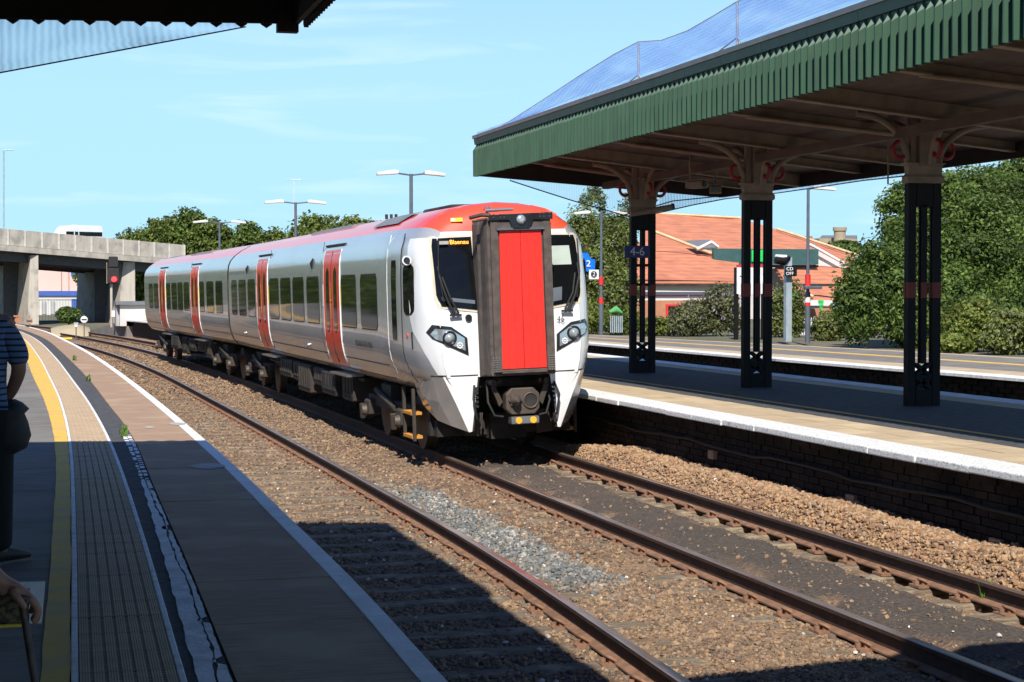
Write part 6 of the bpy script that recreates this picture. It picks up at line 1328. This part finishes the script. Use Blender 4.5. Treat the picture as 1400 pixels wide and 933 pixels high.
def head(parent, c, face, s=1.0):
    b = MB(); c = Vector(c); rings = []
    ang = math.atan2(face[1], face[0])
    prof = [(-.115, .045, .0), (-.10, .062, .01), (-.07, .072, .012), (-.03, .080, .008), (.02, .086, .0), (.06, .084, -.006), (.09, .068, -.01), (.112, .035, -.01)]
    for z, r_, o_ in prof:
        ring = []
        for k in range(16):
            a = 2 * math.pi * k / 16; rr = r_ * (1.12 if math.cos(a) > 0 else 1.15) ; x = rr * math.cos(a) + o_; y = r_ * .88 * math.sin(a)
            if z in (-.03,) and k == 0: x += .028
            if z in (.02,) and k in (1, 15): x -= .010
            if z == -.07 and k == 0: x += .008
            ring.append(c + Vector((x * math.cos(ang) - y * math.sin(ang), x * math.sin(ang) + y * math.cos(ang), z)) * 1.0)
        rings.append(ring)
    b.loft(rings, 0, caps=True); h = build('head', b, 'skin', parent, world=False)
    u = Vector((math.cos(ang), math.sin(ang), 0)); w = Vector((-u.y, u.x, 0))
    for s_ in (-1, 1):
        e = MB(); q = c + u * .083 + w * s_ * .032 + Vector((0, 0, .012)); e.cyl(q, q + u * .012, .012, .006, 10); build('eye', e, 'sign_white', h, world=False)
        e = MB(); q = c + w * s_ * .078 - u * .005; e.tube([q + Vector((0, 0, -.03)), q + w * s_ * .014, q + Vector((0, 0, .03))], [.008, .012, .008], 8); build('ear', e, 'skin', h, world=False)
    e = MB(); q = c + u * .098 - Vector((0, 0, .055)); e.box(q.x - .012, q.x + .012, q.y - .022, q.y + .022, q.z - .004, q.z + .004); build('mouth', e, 'sign_red', h, world=False)
    hb = MB(); rings = []
    for z, r_ in ((-.02, .088), (.03, .098), (.07, .095), (.105, .075), (.125, .035)): rings.append([c + Vector((r_ * 1.12 * math.cos(a) - .012 * u.x, r_ * math.sin(a) - .012 * u.y, z)) - u * (.020 if z < .05 else 0) for a in np.linspace(0, 2 * math.pi, 17)[:-1]])
    hb.loft(rings, 0, caps=True); build('hair', hb, 'hair', parent, world=False)
def hand(V, Rd, E_, wr, d, up, start, curl=.6, side=1):
    """palm, four fingers and a thumb growing from the wrist vertex"""
    d = Vector(d).normalized(); up = Vector(up).normalized(); sd = d.cross(up).normalized() * side; wr = Vector(wr)
    pm = chain(V, Rd, E_, [(wr + d * .045, .024)], start)
    for k in range(4):
        o_ = sd * (.028 - k * .019); kn = wr + d * (.088 - .004 * abs(k - 1)) + o_; ln = [.070, .078, .073, .058][k]; c1 = (d * math.cos(curl) - up * math.sin(curl)); c2 = (d * math.cos(curl * 2.3) - up * math.sin(curl * 2.3)); c3 = (d * math.cos(curl * 3.2) - up * math.sin(curl * 3.2))
        chain(V, Rd, E_, [(kn, .0115), (kn + c1 * ln * .45, .0095), (kn + c1 * ln * .45 + c2 * ln * .33, .0085), (kn + c1 * ln * .45 + c2 * ln * .33 + c3 * ln * .25, .0070)], pm)
    th = wr + d * .03 + sd * .036; chain(V, Rd, E_, [(th, .012), (th + d * .028 + sd * .014 - up * .012, .0105), (th + d * .052 + sd * .006 - up * .028, .0085)], pm)
# ---- person 1: standing with back turned, striped T-shirt, black bag at the hip
q = atz(12, 772, P); p1 = thing('person', 'person in blue striped T-shirt and black trousers, cut off by the left picture edge', 'person', (q.x - .13, q.y, P), (0, 0, 0))
V, Rd, E_ = [], [], []
pel = chain(V, Rd, E_, [((-.02, 0, .88), (.13, .11))]); ch = chain(V, Rd, E_, [((-.02, 0, 1.02), (.13, .11)), ((-.02, .01, 1.18), (.15, .12)), ((-.03, .0, 1.30), (.15, .11))], pel)
nk = chain(V, Rd, E_, [((-.03, .01, 1.40), .058), ((-.03, .02, 1.46), .052)], ch)
ra = chain(V, Rd, E_, [((.125, 0, 1.31), .058), ((.175, -.01, 1.20), .050), ((.195, -.02, 1.06), .043), ((.155, .07, .95), .036), ((.10, .15, .87), .027)], ch); hand(V, Rd, E_, (.10, .15, .87), (-.5, .6, -.3), (.3, 0, .9), ra)
la = chain(V, Rd, E_, [((-.19, 0, 1.31), .055), ((-.25, -.01, 1.18), .047), ((-.27, .0, 1.03), .041), ((-.24, .12, .95), .034), ((-.18, .20, .90), .026)], ch); hand(V, Rd, E_, (-.18, .20, .90), (.5, .6, -.3), (-.3, 0, .9), la, side=-1)
for s_ in (-1, 1): chain(V, Rd, E_, [((-.02 + s_ * .09, 0, .80), .088), ((-.02 + s_ * .10, .01, .48), .058), ((-.02 + s_ * .10, -.01, .28), .050), ((-.02 + s_ * .10, -.02, .10), .038), ((.02 + s_ * .10, .06, .04), .036), ((.04 + s_ * .10, .12, .03), .03)], pel)
skin('body', V, E_, Rd, 'skin', p1); head(p1, (-.03, .03, 1.56), (.2, 1))
V, Rd, E_ = [], [], []
a = chain(V, Rd, E_, [((-.02, 0, 1.00), (.155, .135)), ((-.02, .005, 1.12), (.165, .14)), ((-.03, 0, 1.26), (.165, .13)), ((-.03, .01, 1.35), (.11, .09))])
chain(V, Rd, E_, [((.125, 0, 1.305), .078), ((.178, -.01, 1.19), .072), ((.198, -.018, 1.075), .066)], 2); chain(V, Rd, E_, [((-.19, 0, 1.305), .075), ((-.25, -.01, 1.18), .068), ((-.27, 0, 1.07), .062)], 2); chain(V, Rd, E_, [((-.02, 0, .88), (.165, .145)), ((-.02, 0, .83), (.165, .145))], 0)
skin('t_shirt', V, E_, Rd, 'striped_shirt', p1)
V, Rd, E_ = [], [], []
chain(V, Rd, E_, [((-.02, 0, .86), (.155, .135)), ((-.02, 0, .98), (.15, .13))])
for s_ in (-1, 1): chain(V, Rd, E_, [((-.02 + s_ * .09, 0, .74), .105), ((-.02 + s_ * .10, .01, .46), .086), ((-.02 + s_ * .10, -.01, .26), .080), ((-.02 + s_ * .10, -.02, .07), .076)], 0)
skin('trousers', V, E_, Rd, 'trouser_black', p1)
for s_ in (-1, 1):
    x_ = -.02 + s_ * .10; b = MB(); rings = []
    for t_, w_, h_ in ((-.10, .030, .055), (-.04, .042, .085), (.04, .044, .080), (.12, .046, .058), (.18, .036, .042), (.215, .014, .03)): rings.append([Vector((x_ + t_ * .75 + w_ * math.cos(a) * .6, t_ * .66 - w_ * math.cos(a) * .75, .018 + h_ * .5 + h_ * .5 * math.sin(a))) for a in np.linspace(0, 2 * math.pi, 13)[:-1]])
    b.loft(rings, 0, caps=True); sh = build('shoe', b, 'shoe', p1, world=False); b = MB(); rings = [[Vector((p_.x, p_.y, .0 if p_.z < .04 else .02)) for p_ in r_] for r_ in rings]; b.loft(rings, 0, caps=True); build('sole', b, 'shoe_sole', sh, world=False)
bg = thing('shoulder_bag', 'black bag hanging at the hip of the person in the striped shirt', 'bag', (q.x + .0, q.y + .06, P + .62)); b = MB()
rings = []
for z_, rx_, ry_ in ((-.02, .06, .10), (.0, .10, .13), (.07, .125, .15), (.14, .11, .15), (.19, .09, .14), (.215, .115, .15), (.25, .08, .12), (.27, .04, .08)): rings.append([Vector((rx_ * math.cos(a) * (1 + .08 * math.sin(3 * a)), ry_ * math.sin(a), z_ + .012 * math.cos(a))) for a in np.linspace(0, 2 * math.pi, 17)[:-1]])
b.loft(rings, 0, caps=True); build('bag_body', b, 'bag_black', bg, world=False); b = MB(); b.tube([(-.10, 0, .22), (-.20, .05, .45), (-.25, .07, .62), (-.18, .1, .80)], .014, 6); build('strap', b, 'bag_black', bg, world=False)
# ---- person 2: nearer, only the hand and walking stick are in view
Y2 = 4.9; hq = at(24, 815, Y2); p2 = thing('person', 'person mostly out of frame whose hand grips a walking stick at the lower left', 'person', (hq.x - .55, Y2 - .05, P))
def L2(v): return Vector(v) - Vector((hq.x - .55, Y2 - .05, P))
W2 = L2(at(2, 800, Y2)); V, Rd, E_ = [], [], []
pel = chain(V, Rd, E_, [((0, 0, .86), (.15, .12))]); ch = chain(V, Rd, E_, [((0, .02, 1.05), (.15, .12)), ((.02, .05, 1.25), (.17, .12)), ((.03, .07, 1.33), (.14, .10))], pel); chain(V, Rd, E_, [((.03, .10, 1.42), .06), ((.03, .13, 1.49), .055)], ch)
ra = chain(V, Rd, E_, [((.20, .05, 1.32), .055), ((.26, .0, 1.15), .048), ((.28, -.02, 1.00), .042), (W2.lerp(Vector((.28, -.02, 1.00)), .45), .036), (W2, .027)], ch); hand(V, Rd, E_, W2, (.9, .05, -.45), (.45, 0, .9), ra, .55)
la = chain(V, Rd, E_, [((-.17, .05, 1.32), .055), ((-.24, .02, 1.12), .048), ((-.25, .1, .98), .04), ((-.20, .22, .92), .027)], ch); hand(V, Rd, E_, (-.20, .22, .92), (.2, .8, -.3), (0, .2, .9), la, side=-1)
for s_ in (-1, 1): chain(V, Rd, E_, [((s_ * .09, 0, .78), .09), ((s_ * .10, .02, .46), .06), ((s_ * .10, 0, .25), .05), ((s_ * .10, 0, .10), .038), ((s_ * .11, .10, .04), .036)], pel)
skin('body', V, E_, Rd, 'skin', p2); head(p2, (.03, .15, 1.58), (.3, 1))
V, Rd, E_ = [], [], []
chain(V, Rd, E_, [((0, 0, .84), (.17, .15)), ((0, .02, 1.05), (.175, .15)), ((.02, .05, 1.24), (.18, .14)), ((.03, .07, 1.34), (.12, .10))]); chain(V, Rd, E_, [((.20, .05, 1.315), .075), ((.26, .0, 1.15), .066), ((.28, -.02, 1.00), .058), (W2.lerp(Vector((.28, -.02, 1.00)), .55), .05)], 2); chain(V, Rd, E_, [((-.17, .05, 1.315), .075), ((-.24, .02, 1.12), .065), ((-.25, .1, .98), .055)], 2)
skin('jacket', V, E_, Rd, 'coat_dark', p2)
V, Rd, E_ = [], [], []
chain(V, Rd, E_, [((0, 0, .82), (.17, .145)), ((0, .01, .96), (.165, .14))])
for s_ in (-1, 1): chain(V, Rd, E_, [((s_ * .09, 0, .72), .11), ((s_ * .10, .02, .45), .088), ((s_ * .10, 0, .25), .08), ((s_ * .10, 0, .07), .075)], 0)
skin('trousers', V, E_, Rd, 'trouser_black', p2)
for s_ in (-1, 1): b = MB(); rings = [[Vector((s_ * .11 + w_ * math.cos(a), .03 + t_, .015 + h_ * .5 + h_ * .5 * math.sin(a))) for a in np.linspace(0, 2 * math.pi, 13)[:-1]] for t_, w_, h_ in ((-.11, .03, .05), (-.04, .042, .08), (.08, .045, .06), (.16, .03, .035))]; b.loft(rings, 0, caps=True); build('shoe', b, 'shoe', p2, world=False)
b = MB(); b.ring(tuple(W2 - Vector((.012, 0, .01))), 'x', .034, .006); build('watch_strap', b, 'bag_black', p2, world=False)
st = thing('walking_stick', 'dark mottled walking stick held in the hand at the lower left', 'walking stick', (hq.x, Y2, P)); c0_ = at(30, 822, Y2 - .02); c1_ = at(52, 960, Y2 - .05); dd_ = (c1_ - c0_).normalized(); foot = c0_ + dd_ * ((P - c0_.z) / dd_.z)
b = MB(); b.tube([c0_, c0_.lerp(foot, .5), foot], [.011, .010, .009], 10); build('shaft', b, 'cane_wood', st); b = MB(); b.tube([c0_ + Vector((-.075, 0, -.012)), c0_ + Vector((-.03, 0, .012)), c0_ + Vector((.015, 0, .006)), c0_ + Vector((.0, 0, -.03))], [.012, .014, .014, .011], 8); build('handle', b, 'cane_wood', st)
mg = thing('folded_paper', 'pale folded paper sticking out behind the hand with the walking stick', 'paper', tuple(at(45, 822, 5.15))); b = MB(); a0, a1, a2, a3 = at(-20, 797, 5.2), at(62, 795, 5.2), at(57, 851, 5.1), at(-20, 851, 5.1); b.slab([a0, a1, a2, a3][::-1], .006); build('sheet', b, 'white_paint', mg)
bb = thing('woven_bag', 'beige woven bag held under the hand at the lower left corner', 'bag', tuple(at(-10, 832, 5.02))); b = MB(); a0, a2 = at(-130, 812, 5.05), at(40, 848, 5.05); b.box(a0.x, a2.x, 4.98, 5.07, a2.z, a0.z, bev=.01); build('bag_body', b, 'bag_beige', bb); b = MB(); b.box(a0.x, a2.x, 4.975, 5.075, a2.z - .004, a2.z + .004); build('piping', b, 'yellow_label', bb)
